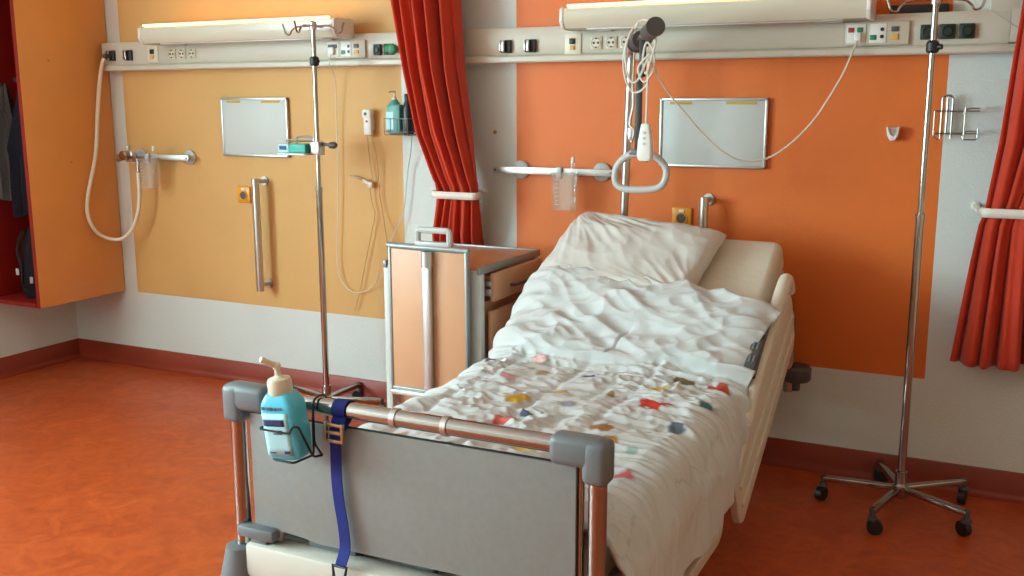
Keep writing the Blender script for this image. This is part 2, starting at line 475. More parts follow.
# black bar lying on top of the trunking
b = MB(); b.box((-.335, -.03, 1.807), (.2, .045, .03), .006); tag(b.build('remote_control', 'black'), 'long black device lying on top of the trunking beside right lamp end', 'device')

# ------------------------------------------------------------------ lamps
def lamp(x0, x1, label):
    t = thing('wall_lamp', label, 'lamp', ((x0+x1)/2, -.1, 1.768), 'long uplighter lamps above the beds')
    LZ = -.012
    prof = [(-.062, 1.80), (-.062, 1.862), (-.07, 1.866), (-.075, 1.815), (-.185, 1.815), (-.19, 1.866), (-.2, 1.866), (-.212, 1.858), (-.215, 1.812), (-.195, 1.783), (-.08, 1.783)]
    prof = [(p, q+LZ) for p, q in prof]
    b = MB(); b.prism(prof, 'X', x0+.012, x1-.012); b.build('housing', 'lamp_white', t)
    solid = [(-.06, 1.795), (-.06, 1.868), (-.2, 1.868), (-.216, 1.858), (-.219, 1.81), (-.197, 1.779), (-.08, 1.779)]
    solid = [(p, q+LZ) for p, q in solid]
    for a, c in ((x0, x0+.014), (x1-.014, x1)):
        b = MB(); b.prism(solid, 'X', a, c, .002); b.build('end_cap', 'white_plastic', t)
    b = MB()
    b.cyl((x0+.05, -.13, 1.828), (x1-.05, -.13, 1.828), .013, n=16)
    plabel(b.build('fluorescent_tube', 'tube_light', t), 'glowing warm tube inside the top trough')
    b = MB(); b.box(((x0+x1)/2, -.207, 1.8585), (x1-x0-.06, .014, .011), .003); plabel(b.build('light_lip', 'lip_glow', t), 'glowing translucent upper edge')
    b = MB(); b.box(((x0+x1)/2, -.135, 1.7695), (x1-x0-.2, .075, .006), .002); b.build('diffuser', 'cool_diffuser', t)
    for fx in (.12, .88):
        b = MB(); b.box((x0+(x1-x0)*fx, -.07, 1.778), (.06, .02, .03), .003); b.build('bracket', 'light_grey', t)
    return t
lamp(-3.985, -2.78, 'long white uplighter lamp glowing on the yellow wall')
lamp(-1.672, -.48, 'long white uplighter lamp glowing on the orange wall above bed')

# ------------------------------------------------------------------ whiteboards, sockets, grab rails
def whiteboard(x0, x1, z0, z1, label):
    t = thing('whiteboard', label, 'whiteboard', ((x0+x1)/2, 0, z0), 'small whiteboards on the wall')
    b = MB(); b.box(((x0+x1)/2, -.009, (z0+z1)/2), (x1-x0-.01, .014, z1-z0-.01), .001); b.build('board', 'board', t)
    b = MB(); w = .011
    for z in (z0, z1): b.box(((x0+x1)/2, -.011, z+(w/2 if z == z0 else -w/2)), (x1-x0, .02, w), .003)
    for x in (x0, x1): b.box((x+(w/2 if x == x0 else -w/2), -.011, (z0+z1)/2), (w, .02, z1-z0), .003)
    b.build('frame', 'alu', t)
    for fx, ww in ((.2, .09), (.76, .12)):
        b = MB(); b.box((x0+(x1-x0)*fx, -.0175, z1-.02), (ww*(x1-x0)/.44, .002, .011)); b.build('tape_strip', 'tape', t)
    return t
whiteboard(-3.65, -3.225, 1.208, 1.502, 'white framed whiteboard on the yellow wall under the left lamp')
whiteboard(-1.305, -.865, 1.216, 1.494, 'white framed whiteboard on the orange wall behind the cord')
def wall_socket(x, z, label):
    t = thing('wall_socket', label, 'socket', (x, 0, z-.041), 'orange sockets beside the grab rails')
    b = MB(); b.box((x, -.006, z), (.084, .012, .084), .005); b.build('plate', 'socket_orange', t)
    b = MB(); b.lathe([(.026, 0), (.025, -.004), (.021, -.004), (.019, .0), (0, .0)], (x, -.0125, z-.004), 'Y'); b.build('insert', 'socket_orange', t)
    b = MB(); b.lathe([(.0195, 0), (.0195, -.002), (0, -.002)], (x, -.0125, z-.004), 'Y'); b.build('contact_well', 'dark_grey', t)
    b = MB(); b.box((x, -.0135, z+.028), (.024, .004, .013), .001); b.build('name_field', 'white_plastic', t)
wall_socket(-3.535, 1.01, 'orange socket left of grab rail on yellow wall')
wall_socket(-1.203, 1.006, 'orange socket left of grab rail on orange wall')
def grab_rail(x, z0, z1, label):
    t = thing('grab_rail', label, 'handrail', (x, 0, z0), 'vertical steel grab rails')
    b = MB(); b.cyl((x, -.075, z0), (x, -.075, z1), .019, n=24); b.build('bar', 'brushed', t)
    for z in (z0+.03, z1-.014):
        b = MB(); b.cyl((x, -.06, z), (x, 0, z), .011); b.lathe([(.024, 0), (.024, -.008), (0, -.008)], (x, 0, z), 'Y'); b.build('standoff', 'brushed', t)
grab_rail(-3.398, .525, 1.10, 'vertical steel grab rail on the yellow wall')
grab_rail(-1.092, .525, 1.10, 'vertical steel grab rail rising behind the bed pillow')

# ------------------------------------------------------------------ equipment rails
def equip_rail(x0, x1, z, discs, label):
    t = thing('equipment_rail', label, 'equipment rail', ((x0+x1)/2, 0, z-.02), 'horizontal equipment rails on wall')
    b = MB(); b.box(((x0+x1)/2, -.062, z), (x1-x0, .011, .03), .002); b.build('bar', 'alu', t)
    for x in discs:
        b = MB(); b.lathe([(.04, 0), (.04, -.012), (.034, -.017), (.014, -.017), (.014, -.056), (0, -.056)], (x, 0, z), 'Y'); b.build('mount_disc', 'light_grey', t)
    b = MB()
    for x in (x0+.012, x1-.012): b.lathe([(.006, 0), (.006, -.003), (0, -.003)], (x, -.067, z), 'Y', n=12)
    b.build('end_screw', 'grey_plastic', t)
equip_rail(-4.30, -3.845, 1.193, (-4.24, -3.89), 'short steel equipment rail on yellow wall holding suction fittings')
equip_rail(-2.055, -1.485, 1.184, (-1.945, -1.56), 'steel equipment rail on orange wall beside the curtain')
def beaker(x, z0, z1, w, label):
    t = thing('suction_beaker', label, 'beaker', (x, -.095, z0), 'clear beakers clipped on rails')
    b = MB()
    d = .032
    rows = []
    for (f, z) in ((.8, z0), (.86, z0+.004), (1, z1-.01), (1.06, z1), (.97, z1), (.92, z1-.01), (.78, z0+.008)):
        rows.append([(x+(p[0])*f, -.105+p[1]*f, z) for p in rrect(-w/2, -d, w/2, d, .02)])
    b.grid(rows, close_v=True); b.bm.faces.new([v for v in b.bm.verts][:len(rows[0])])
    b.build('cup', 'clear', t)
    b = MB()
    for k in range(7): b.box((x-w*.2, -.1385, z0+.03+k*(z1-z0-.06)/6), (.012 if k % 2 else .018, .0012, .0022))
    b.build('scale_marks', 'light_grey', t)
    b = MB(); b.box((x-w*.35, -.074, z1-.005), (.026, .022, .05), .004); b.build('clip', 'light_grey', t)
    b = MB(); b.cyl((x+w*.3, -.1, z1-.07), (x+w*.3, -.1, z1+.045), .012, n=14); b.build('catheter_tube', 'clear', t)
    b = MB(); b.cyl((x+w*.3, -.1, z1+.04), (x+w*.3, -.1, z1+.065), .009, .006, n=14); b.build('tip', 'white_plastic', t)
    return t
beaker(-4.085, 1.03, 1.19, .11, 'clear plastic suction beaker on rail by the white hose')
beaker(-1.69, 1.02, 1.185, .115, 'clear plastic suction beaker with tube on the orange wall')
# suction regulator on the left rail
t = thing('suction_regulator', 'chrome suction regulator with round gauge at end of the white hose', 'regulator', (-4.235, -.1, 1.13))
b = MB(); b.box((-4.235, -.085, 1.193), (.05, .034, .06), .006); b.build('clamp', 'brushed', t)
b = MB(); b.lathe([(.026, 0), (.026, -.03), (.02, -.036), (0, -.036)], (-4.245, -.102, 1.2), 'Y'); b.build('gauge', 'chrome', t)
b = MB(); b.cyl((-4.235, -.1, 1.225), (-4.235, -.1, 1.245), .009, .011); b.lathe([(.014, 0), (.014, .01), (0, .01)], (-4.235, -.1, 1.243)); b.build('knob', 'brushed', t)
b = MB(); b.cyl((-4.30, -.1, 1.185), (-4.26, -.1, 1.185), .014); b.cyl((-4.315, -.1, 1.185), (-4.3, -.1, 1.185), .02); b.build('valve', 'brushed', t)
b = MB(); b.tube(fillet([(-4.225, -.1, 1.19), (-4.17, -.1, 1.185), (-4.172, -.1, 1.1)], .02), .008); b.build('outlet_pipe', 'chrome', t)
# white hose
pts = [(-4.345, -.09, 1.722), (-4.37, -.1, 1.70), (-4.405, -.1, 1.60), (-4.42, -.12, 1.42), (-4.42, -.155, 1.2), (-4.42, -.225, .99), (-4.42, -.235, .88), (-4.42, -.19, .79), (-4.39, -.13, .745), (-4.31, -.11, .75), (-4.235, -.1, .815), (-4.19, -.1, .91), (-4.174, -.1, 1.0), (-4.172, -.1, 1.11)]
h = thing('suction_hose', 'white hose looping down from trunking outlet beside the cupboard', 'hose', (-4.345, -.09, .735))
b = MB(); b.tube(smooth_path(pts), .0105, n=10); b.build('tube', 'hose', h)
b = MB(); b.lathe([(.014, 0), (.016, -.012), (.012, -.035), (0, -.036)], (-4.345, -.08, 1.722), 'Y'); b.build('plug', 'dark_grey', h)

# ------------------------------------------------------------------ handset, dispenser and cables on the yellow wall
hs = thing('nurse_call_handset', 'white call handset on yellow wall right of the thin pole', 'handset', (-2.733, -.04, 1.318))
b = MB(); b.box((-2.735, -.03, 1.385), (.046, .03, .125), .012); b.box((-2.735, -.034, 1.425), (.05, .034, .045), .01); b.build('body', 'white_plastic', hs)
b = MB(); b.box((-2.738, -.052, 1.425), (.014, .004, .014), .002); b.build('button', 'dark_grey', hs)
b = MB(); b.box((-2.735, -.047, 1.39), (.01, .003, .01), .001); b.build('button', 'red', hs)
b = MB(); b.box((-2.735, -.008, 1.38), (.03, .016, .06), .003); b.build('wall_hook', 'white_plastic', hs)
b = MB()
b.tube(smooth_path([(-2.745, -.03, 1.325), (-2.742, -.02, 1.207), (-2.728, -.02, 1.11), (-2.735, -.025, 1.09)]), .0028, n=6)
b.tube(smooth_path([(-2.727, -.03, 1.325), (-2.7, -.03, 1.25), (-2.69, -.03, 1.15), (-2.69, -.02, 1.05), (-2.665, -.03, .93), (-2.63, -.06, .83), (-2.6, -.1, .76)]), .0028, n=6)
b.build('cord', 'cable_tan', hs)
pc = thing('cable_plug', 'tan cable plug with pin hanging on the yellow wall below handset', 'plug', (-2.74, -.025, 1.07))
b = MB(); b.cyl((-2.775, -.026, 1.11), (-2.725, -.026, 1.086), .011, n=12); b.box((-2.735, -.026, 1.09), (.03, .02, .03), .006); b.build('body', 'cream', pc)
b = MB(); b.cyl((-2.85, -.026, 1.132), (-2.775, -.026, 1.11), .004, n=8); b.build('pin', 'brushed', pc)
b = MB(); b.tube(smooth_path([(-2.745, -.022, 1.08), (-2.735, -.02, 1.0), (-2.72, -.02, .95), (-2.74, -.02, .87), (-2.78, -.02, .72), (-2.82, -.02, .568), (-2.855, -.02, .46)]), .0024, n=6); b.build('cable', 'cable_tan', pc)
b = MB(); b.tube(smooth_path([(-2.893, -.085, 1.705), (-2.9, -.1, 1.66), (-2.905, -.05, 1.58), (-2.92, -.03, 1.394), (-2.925, -.026, 1.154), (-2.936, -.025, .909), (-2.949, -.024, .76), (-2.938, -.022, .63), (-2.88, -.021, .562), (-2.8, -.021, .562), (-2.72, -.03, .61), (-2.66, -.08, .68)]), .0024, n=6)
o = b.build('cable', 'cable'); tag(o, 'thin white cable hanging from left control panel down the yellow wall', 'cable')
b = MB(); b.box((-2.893, -.086, 1.715), (.03, .02, .035), .004); pp = b.build('plug', 'white_plastic', o)
b = MB(); b.tube(smooth_path([(-2.48, -.055, 1.33), (-2.5, -.04, 1.24), (-2.522, -.03, 1.167), (-2.549, -.03, .978), (-2.59, -.04, .881), (-2.62, -.07, .80)]), .0026, n=6)
tag(b.build('cable', 'light_grey'), 'grey cable hanging from the dispenser basket beside curtain', 'cable')

def pump_head(b, x, y, z, s=1, dx=-.4, dy=-.9):
    b.lathe([(.02*s, 0), (.02*s, .022*s), (.012*s, .03*s), (.007*s, .034*s), (.006*s, .06*s), (.011*s, .062*s), (.011*s, .07*s), (.004*s, .076*s), (0, .076*s)], (x, y, z), n=18)
    b.tube(smooth_path([(x, y, z+.068*s), (x+dx*.035*s, y+dy*.035*s, z+.07*s), (x+dx*.06*s, y+dy*.06*s, z+.058*s)]), .0055*s, n=8)
wb = thing('wire_basket_holder', 'wire basket on wall left of the curtain holding disinfectant bottles', 'basket', (-2.53, -.06, 1.32))
b = MB()
for z in (1.345, 1.405):
    b.tube(fillet([(-2.6, -.015, z), (-2.6, -.115, z), (-2.46, -.115, z), (-2.46, -.015, z), (-2.53, -.012, z)], .015), .002, n=6)
for x in (-2.59, -2.555, -2.52, -2.485, -2.465):
    b.tube(fillet([(x, -.117, 1.408), (x, -.117, 1.33), (x, -.012, 1.33), (x, -.012, 1.42)], .01), .0016, n=6)
b.build('basket', 'grey_plastic', wb)
b = MB(); b.box((-2.53, -.006, 1.39), (.1, .01, .1), .004); b.build('back_plate', 'white_plastic', wb)
ds = thing('pump_bottle', 'teal pump bottle with white pump in wire basket by the curtain', 'bottle', (-2.565, -.066, 1.3335))
b = MB(); b.box((-2.558, -.066, 1.402), (.076, .055, .136), .014); b.lathe([(.03, 0), (.018, .018), (.014, .024), (0, .024)], (-2.563, -.066, 1.466)); b.build('body', 'teal', ds)
b = MB(); pump_head(b, -2.563, -.066, 1.484, .62, -.3, -.9); b.build('pump', 'cream', ds)
b = MB(); b.box((-2.573, -.0945, 1.395), (.04, .002, .08)); b.build('sticker', 'label', ds)
db = thing('dark_bottle', 'dark bottle behind the curtain edge in the wire basket', 'bottle', (-2.49, -.066, 1.3335))
b = MB(); b.lathe([(0, 0), (.024, 0), (.026, .006), (.026, .11), (.018, .14), (.014, .15), (0, .15)], (-2.492, -.066, 1.3335)); b.build('body', 'bottle_dark', db)
b = MB(); b.lathe([(.015, 0), (.015, .03), (.012, .034), (0, .034)], (-2.492, -.066, 1.483)); b.build('cap', 'black', db)

# ------------------------------------------------------------------ curtains
def curtain(name, label, secs, nf, seed, tie_z, hook_x):
    """secs: (z, xl, xr, amp)"""
    zs = [s[0] for s in secs]
    NZ, NU = 90, 200
    rnd = random.Random(seed)
    ph = [rnd.uniform(0, 6.28) for _ in range(6)]
    rows = []
    for i in range(NZ):
        z = zs[0] + (zs[-1]-zs[0])*i/(NZ-1)
        def I(k): return float(np.interp(-z, [-q for q in zs], [s[k] for s in secs]))
        xl, xr, am = I(1), I(2), I(3)
        xc, hw = (xl+xr)/2, (xr-xl)/2
        row = []
        for k in range(NU):
            u = k/(NU-1)
            w = u + .035*math.sin(2*PI*u*2+ph[0]) + .02*math.sin(2*PI*u*5+ph[1])
            a = 2*PI*nf*w + ph[2] + .35*math.sin(z*2.2+ph[3])
            env = math.sin(PI*min(max(u, .02), .98))**.3
            y = -.19 + .085*(1-min(max((z-.85)/.3, 0), 1)) + am*math.sin(a)*env + .35*am*math.sin(2.3*a+ph[4]+z*1.5) + am*.8*(4*(u-.5)**2-.5)
            x = xc + hw*(2*u-1) + .010*math.cos(a)*hw/.15
            row.append((x, min(y, -.085 if 1.63 < z < 1.9 else -.02), z))
        rows.append(row)
    yc = -.19
    t = thing(name, label, 'curtain', ((secs[-1][1]+secs[-1][2])/2, yc, zs[-1]), 'red curtains tied back at the wall')
    b = MB(); b.grid(rows); o = b.build('drape', 'curtain', t, angle=180)
    md = o.modifiers.new('thick', 'SOLIDIFY'); md.thickness = .004; md.offset = 0
    # tie band
    i = min(range(NZ), key=lambda q: abs(rows[q][0][2]-tie_z))
    ys = [p[1] for p in rows[i]]; xs = [p[0] for p in rows[i]]
    x0, x1, y0, y1 = min(xs)-.012, max(xs)+.012, min(ys)-.012, max(ys)+.012
    out = rrect(x0, y0, x1, y1, min((y1-y0), (x1-x0))*.45, 8)
    rr = [[(p[0], p[1], tie_z+dz) for p in out] for dz in (-.016, .016)]
    b = MB(); b.grid(rr, close_v=True)
    for hx in (hook_x if isinstance(hook_x, (list, tuple)) else [hook_x]):
        sx = x1 if hx > x1 else x0
        b.tube([(sx, (y0+y1)/2, tie_z), (hx, -.03, tie_z+.004)], .012, n=6); 
    o = b.build('tieback', 'strap_white', t); md = o.modifiers.new('thick', 'SOLIDIFY'); md.thickness = .003
    plabel(o, 'white tieback band')
    b = MB(); hx = hook_x; b.lathe([(.016, 0), (.016, -.006), (.006, -.008), (.006, -.035), (.012, -.04), (0, -.042)], (hx, 0, tie_z+.004), 'Y'); b.build('hook', 'white_plastic', t)
    return t
curtain('curtain', 'red-orange curtain tied back between the two lamps', [
    (2.7, -2.62, -2.17, .07), (1.92, -2.475, -2.16, .07), (1.62, -2.42, -2.145, .07), (1.35, -2.365, -2.105, .06), (1.12, -2.285, -2.068, .026), (1.075, -2.282, -2.07, .018), (1.02, -2.298, -2.076, .026), (.88, -2.345, -2.088, .04), (.54, -2.375, -2.075, .04)], 5, 3, 1.075, -2.13)
curtain('curtain', 'red-orange curtain tied back at right edge beside wire basket', [
    (2.7, .06, .52, .065), (1.95, -.005, .42, .065), (1.62, -.03, .38, .065), (1.35, -.047, .33, .045), (1.15, -.068, .25, .028), (1.1, -.072, .22, .02), (1.05, -.088, .22, .028), (.9, -.108, .24, .045), (.54, -.15, .29, .065)], 6, 11, 1.1, -.1)

ws_ = MB(); ws_.lathe([(.009, 0), (.009, -.003), (.006, -.006), (0, -.006)], (-2.077, 0, 1.346), 'Y', n=14); tag(ws_.build('wall_screw', 'copper'), 'tiny brown screw head alone on white wall between the curtain and orange field', 'screw')
for y_, z_ in ((-.39, 1.69), (-.3, 1.17)):
    b = MB(); b.lathe([(.006, 0), (.006, .002), (0, .002)], (-4.436, y_, z_), 'X', n=12); b.build('screw_cap', 'copper', cb)
# ------------------------------------------------------------------ right wall small things
wh = thing('wall_hook', 'small white plastic hook on the orange wall left of the pole', 'hook', (-.398, -.02, 1.325))
b = MB(); b.box((-.398, -.005, 1.365), (.036, .01, .04), .006); b.build('back_plate', 'white_plastic', wh)
b = MB(); b.prism([(-0.4210, 1.3856), (-0.4153, 1.3880), (-0.4102, 1.3616), (-0.4030, 1.3504), (-0.3922, 1.3504), (-0.3850, 1.3616), (-0.3800, 1.3880), (-0.3742, 1.3856), (-0.3793, 1.3536), (-0.3894, 1.3360), (-0.4066, 1.3360), (-0.4167, 1.3536)], 'Y', -.04, -.008, .002); b.build('cradle', 'white_plastic', wh)
b = MB(); b.lathe([(.008, 0), (.008, -.004), (0, -.004)], (-.398, -.01, 1.37), 'Y', n=14); b.build('screw', 'brushed', wh)
gb = thing('glove_rack', 'chrome wire rack on the white wall left of the right curtain', 'rack', (-.18, -.05, 1.34))
b = MB()
b.tube(fillet([(-.235, -.035, 1.345), (-.235, -.035, 1.5), (-.20, -.035, 1.5), (-.20, -.035, 1.345)], .016), .0038, n=8)
b.tube([(-.2175, -.03, 1.36), (-.2175, -.03, 1.49)], .0045, n=8)
b.build('bracket_loop', 'steel_dark', gb)
b = MB()
for z, zz in ((1.455, 1.43), (1.375, 1.345)):
    b.tube(fillet([(-.255, -.02, z-.01), (-.255, -.09, z-.01), (-.16, -.09, z-.01), (-.16, -.09, zz), (-.15, -.09, z), (-.11, -.09, z), (-.11, -.02, z)], .012), 0.0024, n=8)
    b.tube(fillet([(-.255, -.02, z-.01), (-.11, -.02, z-.01)], .01), 0.0024, n=8)
b.tube([(-.155, -.09, 1.46), (-.155, -.09, 1.345)], 0.0024, n=8)
b.tube(fillet([(-.255, -.09, 1.445), (-.255, -.09, 1.352), (-.235, -.09, 1.345)], .01), 0.0024, n=8)
b.tube(fillet([(-.155, -.09, 1.345), (-.11, -.09, 1.345), (-.11, -.09, 1.385)], .01), 0.0024, n=8)
b.build('wire_shelf', 'steel_dark', gb)

# ------------------------------------------------------------------ drip stands
def drip_stand(x, y, a0, label, lean=0):
    t = thing('drip_stand', label, 'drip stand', (x, y, 0), 'chrome drip stands')
    b = MB(); b.cyl((x, y, .08), (x, y, 1.09), .0145); b.lathe([(.0165, 0), (.0165, .02), (0, .02)], (x, y, 1.075)); b.build('lower_pole', 'chrome', t)
    b = MB(); b.cyl((x, y, 1.09), (x, y, 1.83), .0105); b.build('upper_pole', 'chrome', t)
    b = MB(); b.lathe([(.014, 0), (.021, .006), (.021, .034), (.014, .042), (0, .042)], (x, y, 1.64)); b.cyl((x, y, 1.66), (x+.03, y-.012, 1.66), .009); b.build('height_clamp', 'black', t)
    b = MB(); b.lathe([(0, .05), (.022, .05), (.03, .06), (.03, .098), (.021, .106), (.021, .15), (0, .15)], (x, y, 0)); b.build('hub', 'chrome', t)
    for k in range(4):
        a = k*PI/2 + .12
        ca, sa = math.cos(a), math.sin(a)
        P = [(0, .0), (.07, -.002), (.095, -.018), (.105, -.035), (.122, -.03), (.13, -.005), (.136, .012)]
        b = MB(); b.tube(smooth_path([(x+ca*r*1.15, y+sa*r*1.15, 1.815+h) for r, h in P], 4), .0042, n=8); b.build('hook', 'chrome', t)
    b = MB(); b.lathe([(.016, 0), (.016, .03), (.008, .036), (0, .036)], (x, y, 1.8)); b.build('hook_head', 'brushed', t)
    for k in range(5):
        a = math.radians(a0 + 72*k); ca, sa = math.cos(a), math.sin(a); R = .27
        b = MB()
        z = .085
        rot = Matrix.Rotation(a, 3, 'Z')
        b.box((x+ca*R*.53, y+sa*R*.53, z), (R*.96, .026, .022), .005, rot)
        lg = b.build('leg', 'chrome', t)
        cx, cy = x+ca*R, y+sa*R
        b = MB(); b.cyl((cx, cy, .05), (cx, cy, .096), .010); b.box((cx, cy, .056), (.032, .028, .02), .006, rot); b.build('fork', 'dark_grey', lg)
        wa = a + 1.1 + k*.9
        wx, wy = math.cos(wa), math.sin(wa)
        b = MB(); b.cyl((cx-wy*.012+wx*.010, cy+wx*.012+wy*.010, .027), (cx+wy*.012+wx*.010, cy-wx*.012+wy*.010, .027), .027, n=22); b.build('caster', 'black', lg)
    return t
drip_stand(-2.842, -.288, 18, 'chrome drip stand in front of the yellow wall')
drip_stand(-.264, -.288, 184, 'chrome drip stand at right in front of the orange wall')
# clamp with tray on the left stand
cx, cy = -2.842, -.288
ct = thing('clamp_tray', 'steel clamp with small tray fixed on the left drip stand', 'clamp', (cx, cy, 1.22))
b = MB(); b.box((cx+.002, cy-.006, 1.273), (.055, .05, .062), .006); b.build('clamp_block', 'brushed', ct)
b = MB(); b.lathe([(.009, 0), (.009, -.004), (0, -.004)], (cx+.002, cy-.031, 1.275), 'Y', n=14); b.build('bolt', 'copper', ct)
b = MB(); b.cyl((cx+.025, cy, 1.292), (cx+.075, cy-.005, 1.288), .007); b.lathe([(.006, 0), (.014, .006), (.016, .03), (.01, .04), (0, .042)], (cx+.068, cy-.005, 1.288), 'X'); b.build('knob', 'dark_grey', ct)
b = MB(); b.box((cx-.105, cy-.02, 1.246), (.16, .09, .008), .003); b.box((cx-.105, cy+.022, 1.262), (.16, .005, .03), .002); b.build('tray', 'white_plastic', ct)
b = MB(); b.tube(fillet([(cx-.13, cy+.02, 1.27), (cx-.13, cy+.02, 1.325), (cx-.03, cy+.02, 1.325), (cx-.03, cy+.01, 1.29)], .015), .0045, n=8); b.tube([(cx-.19, cy+.02, 1.305), (cx-.03, cy+.02, 1.307)], .007, n=8); b.build('rail_loop', 'brushed', ct)
tb = thing('tissue_packet', 'teal and white packet lying on the drip stand tray', 'packet', (cx-.1, cy-.025, 1.25))
b = MB(); b.box((cx-.075, cy-.025, 1.272), (.095, .06, .042), .006); b.build('body', 'teal_box', tb)
b = MB(); b.box((cx-.155, cy-.025, 1.272), (.062, .058, .04), .006); b.build('white_end', 'label', tb)
b = MB(); b.box((cx-.155, cy-.0548, 1.274), (.04, .002, .018)); b.build('printed_patch', 'navy', tb)

# ------------------------------------------------------------------ bedside cabinet
bc = thing('bedside_cabinet', 'wooden bedside cabinet with folded tray table left of the bed', 'cabinet', (-1.98, -.46, 0))
CX0, CX1, CY0, CY1 = -2.2, -1.765, -.73, -.2
b = MB(); b.box(((CX0+CX1)/2, (CY0+CY1)/2, .847), (CX1-CX0, CY1-CY0, .02), .003); b.build('top', 'wood_top', bc)
b = MB()
b.box((CX1-.006, (CY0+CY1)/2, .848), (.016, CY1-CY0+.02, .03), .005); b.box((CX0+.006, (CY0+CY1)/2, .848), (.016, CY1-CY0+.02, .03), .005)
b.box(((CX0+CX1)/2, CY1+.004, .848), (CX1-CX0, .016, .03), .005)
b.build('edge_rail', 'cab_grey', bc)
b = MB(); b.box(((CX0+CX1)/2, (CY0+CY1)/2+.01, .43), (CX1-CX0-.07, CY1-CY0-.06, .56), .004); b.build('body', 'wood', bc)
for x in (CX0+.01, CX1-.025):
    w_ = .03 if x < -2 else .05
    for y in (CY0+.015, CY1-.02):
        b = MB(); b.box((x, y, .45), (w_, .035, .8 if x > -2 else .79), .006); lg = b.build('leg', 'cab_white', bc)
        b = MB(); b.cyl((x-.012, y, .028), (x+.012, y, .028), .028); b.build('caster', 'black', lg)
b = MB(); b.box((CX1+.012, -.44, .775), (.02, .44, .11), .004); b.box((CX1-.09, -.44, .775), (.18, .41, .08), .003); dr = b.build('drawer', 'wood', bc)
b = MB(); b.box((CX1-.02, CY0+.07, .79), (.06, .012, .02), .002); b.box((CX1-.02, CY0+.07, .755), (.06, .012, .03), .002); b.build('runner', 'alu', dr)
b = MB(); b.tube(fillet([(CX1+.02, -.52, .765), (CX1+.04, -.52, .765), (CX1+.04, -.36, .765), (CX1+.02, -.36, .765)], .012), .006); b.build('handle', 'dark_grey', dr)
b = MB(); b.box((CX1-.0, -.44, .43), (.018, .44, .5), .004); dd = b.build('door', 'wood', bc)
b = MB(); b.tube(fillet([(CX1+.005, -.33, .6), (CX1+.03, -.33, .6), (CX1+.03, -.33, .48), (CX1+.005, -.33, .48)], .012), .006); b.build('handle', 'alu', dd)
# folded tray table on the side towards the foot of the bed
FX0, FX1, FYY, FZ0, FZ1 = -2.142, -1.802, -.77, .36, .928
fl = MB(); fl.box(((FX0+FX1)/2, FYY, (FZ0+FZ1)/2), (FX1-FX0-.01, .018, FZ1-FZ0-.01), .003); fp = fl.build('folding_tray', 'wood', bc)
b = MB()
for x in (FX0, FX1): b.box((x, FYY, (FZ0+FZ1)/2), (.012, .026, FZ1-FZ0), .004)
b.box(((FX0+FX1)/2, FYY, FZ0), (FX1-FX0, .026, .014), .004)
b.tube(smooth_path([(FX0-.012, FYY, FZ1+.003), (FX0+.12, FYY-.006, FZ1+.003), (FX1-.12, FYY-.006, FZ1+.003), (FX1+.008, FYY, FZ1+.0)]), .013, n=10)
b.build('frame', 'cab_grey', fp)
b = MB(); b.box((-1.963, FYY-.026, .62), (.036, .026, .6), .008); b.lathe([(.0, 0), (.022, 0), (.022, .06), (0, .06)], (-1.963, FYY-.026, .86)); b.cyl((-1.963, FYY-.026, .25), (-1.963, FYY-.026, .33), .012); b.build('support_post', 'alu', bc)
b = MB(); b.box(((FX0+FX1)/2, FYY-.01, .345), (FX1-FX0, .03, .02), .004); b.box((-1.963, FYY+.02, .28), (.04, .1, .1), .006); b.build('bracket', 'alu', bc)
b = MB()
hw = [(-2.015, .94), (-2.015, 1.0), (-1.875, 1.0), (-1.875, .94)]
path = fillet([(x, FYY-.004, z) for x, z in hw], .012)
b.tube(path, .0125, n=8); b.box((-1.945, FYY-.004, .948), (.15, .03, .018), .005)
b.build('grab_handle', 'light_grey', bc)

# ------------------------------------------------------------------ the bed
X0, X1 = -1.655, -.671
FY = -2.24
bed = thing('hospital_bed', 'hospital bed with grey footboard and raised headrest in room centre', 'bed', (-1.163, -1.2, 0))
# foot posts, bar, corner caps
XPL, XPR = -1.628, -.694
for x in (XPL, XPR):
    b = MB(); b.cyl((x, FY, .36), (x, FY, .76), .0195, n=24); b.build('foot_post', 'chrome', bed)
    b = MB(); xx = x + (.042 if x < -1 else -.042); b.cyl((xx, FY+.012, .43), (xx, FY+.012, .75), .008, n=14); b.build('guide_rod', 'chrome', bed)
b = MB(); b.cyl((XPL+.08, FY, .794), (XPR-.08, FY, .794), .0195, n=24); bar = b.build('foot_bar', 'chrome', bed)
for x in (-1.175, -1.045):
    b = MB(); b.cyl((x-.007, FY, .794), (x+.007, FY, .794), .0225, n=24); b.build('collar', 'brushed', bar)
for sgn, x in ((1, XPL), (-1, XPR)):
    b = MB()
    pts = [(x, FY, .74), (x, FY, .787), (x+sgn*.002, FY, .794), (x+sgn*.02, FY, .794), (x+sgn*.13, FY, .794)]
    b.box((x+sgn*.04, FY, .789), (.122, .056, .064), .016, seg=3)
    b.box((x+sgn*.0, FY, .7715), (.057, .0585, .095), .016, seg=3)
    b.build('corner_cap', 'grey_plastic' if sgn < 0 else 'grey_plastic', bed)
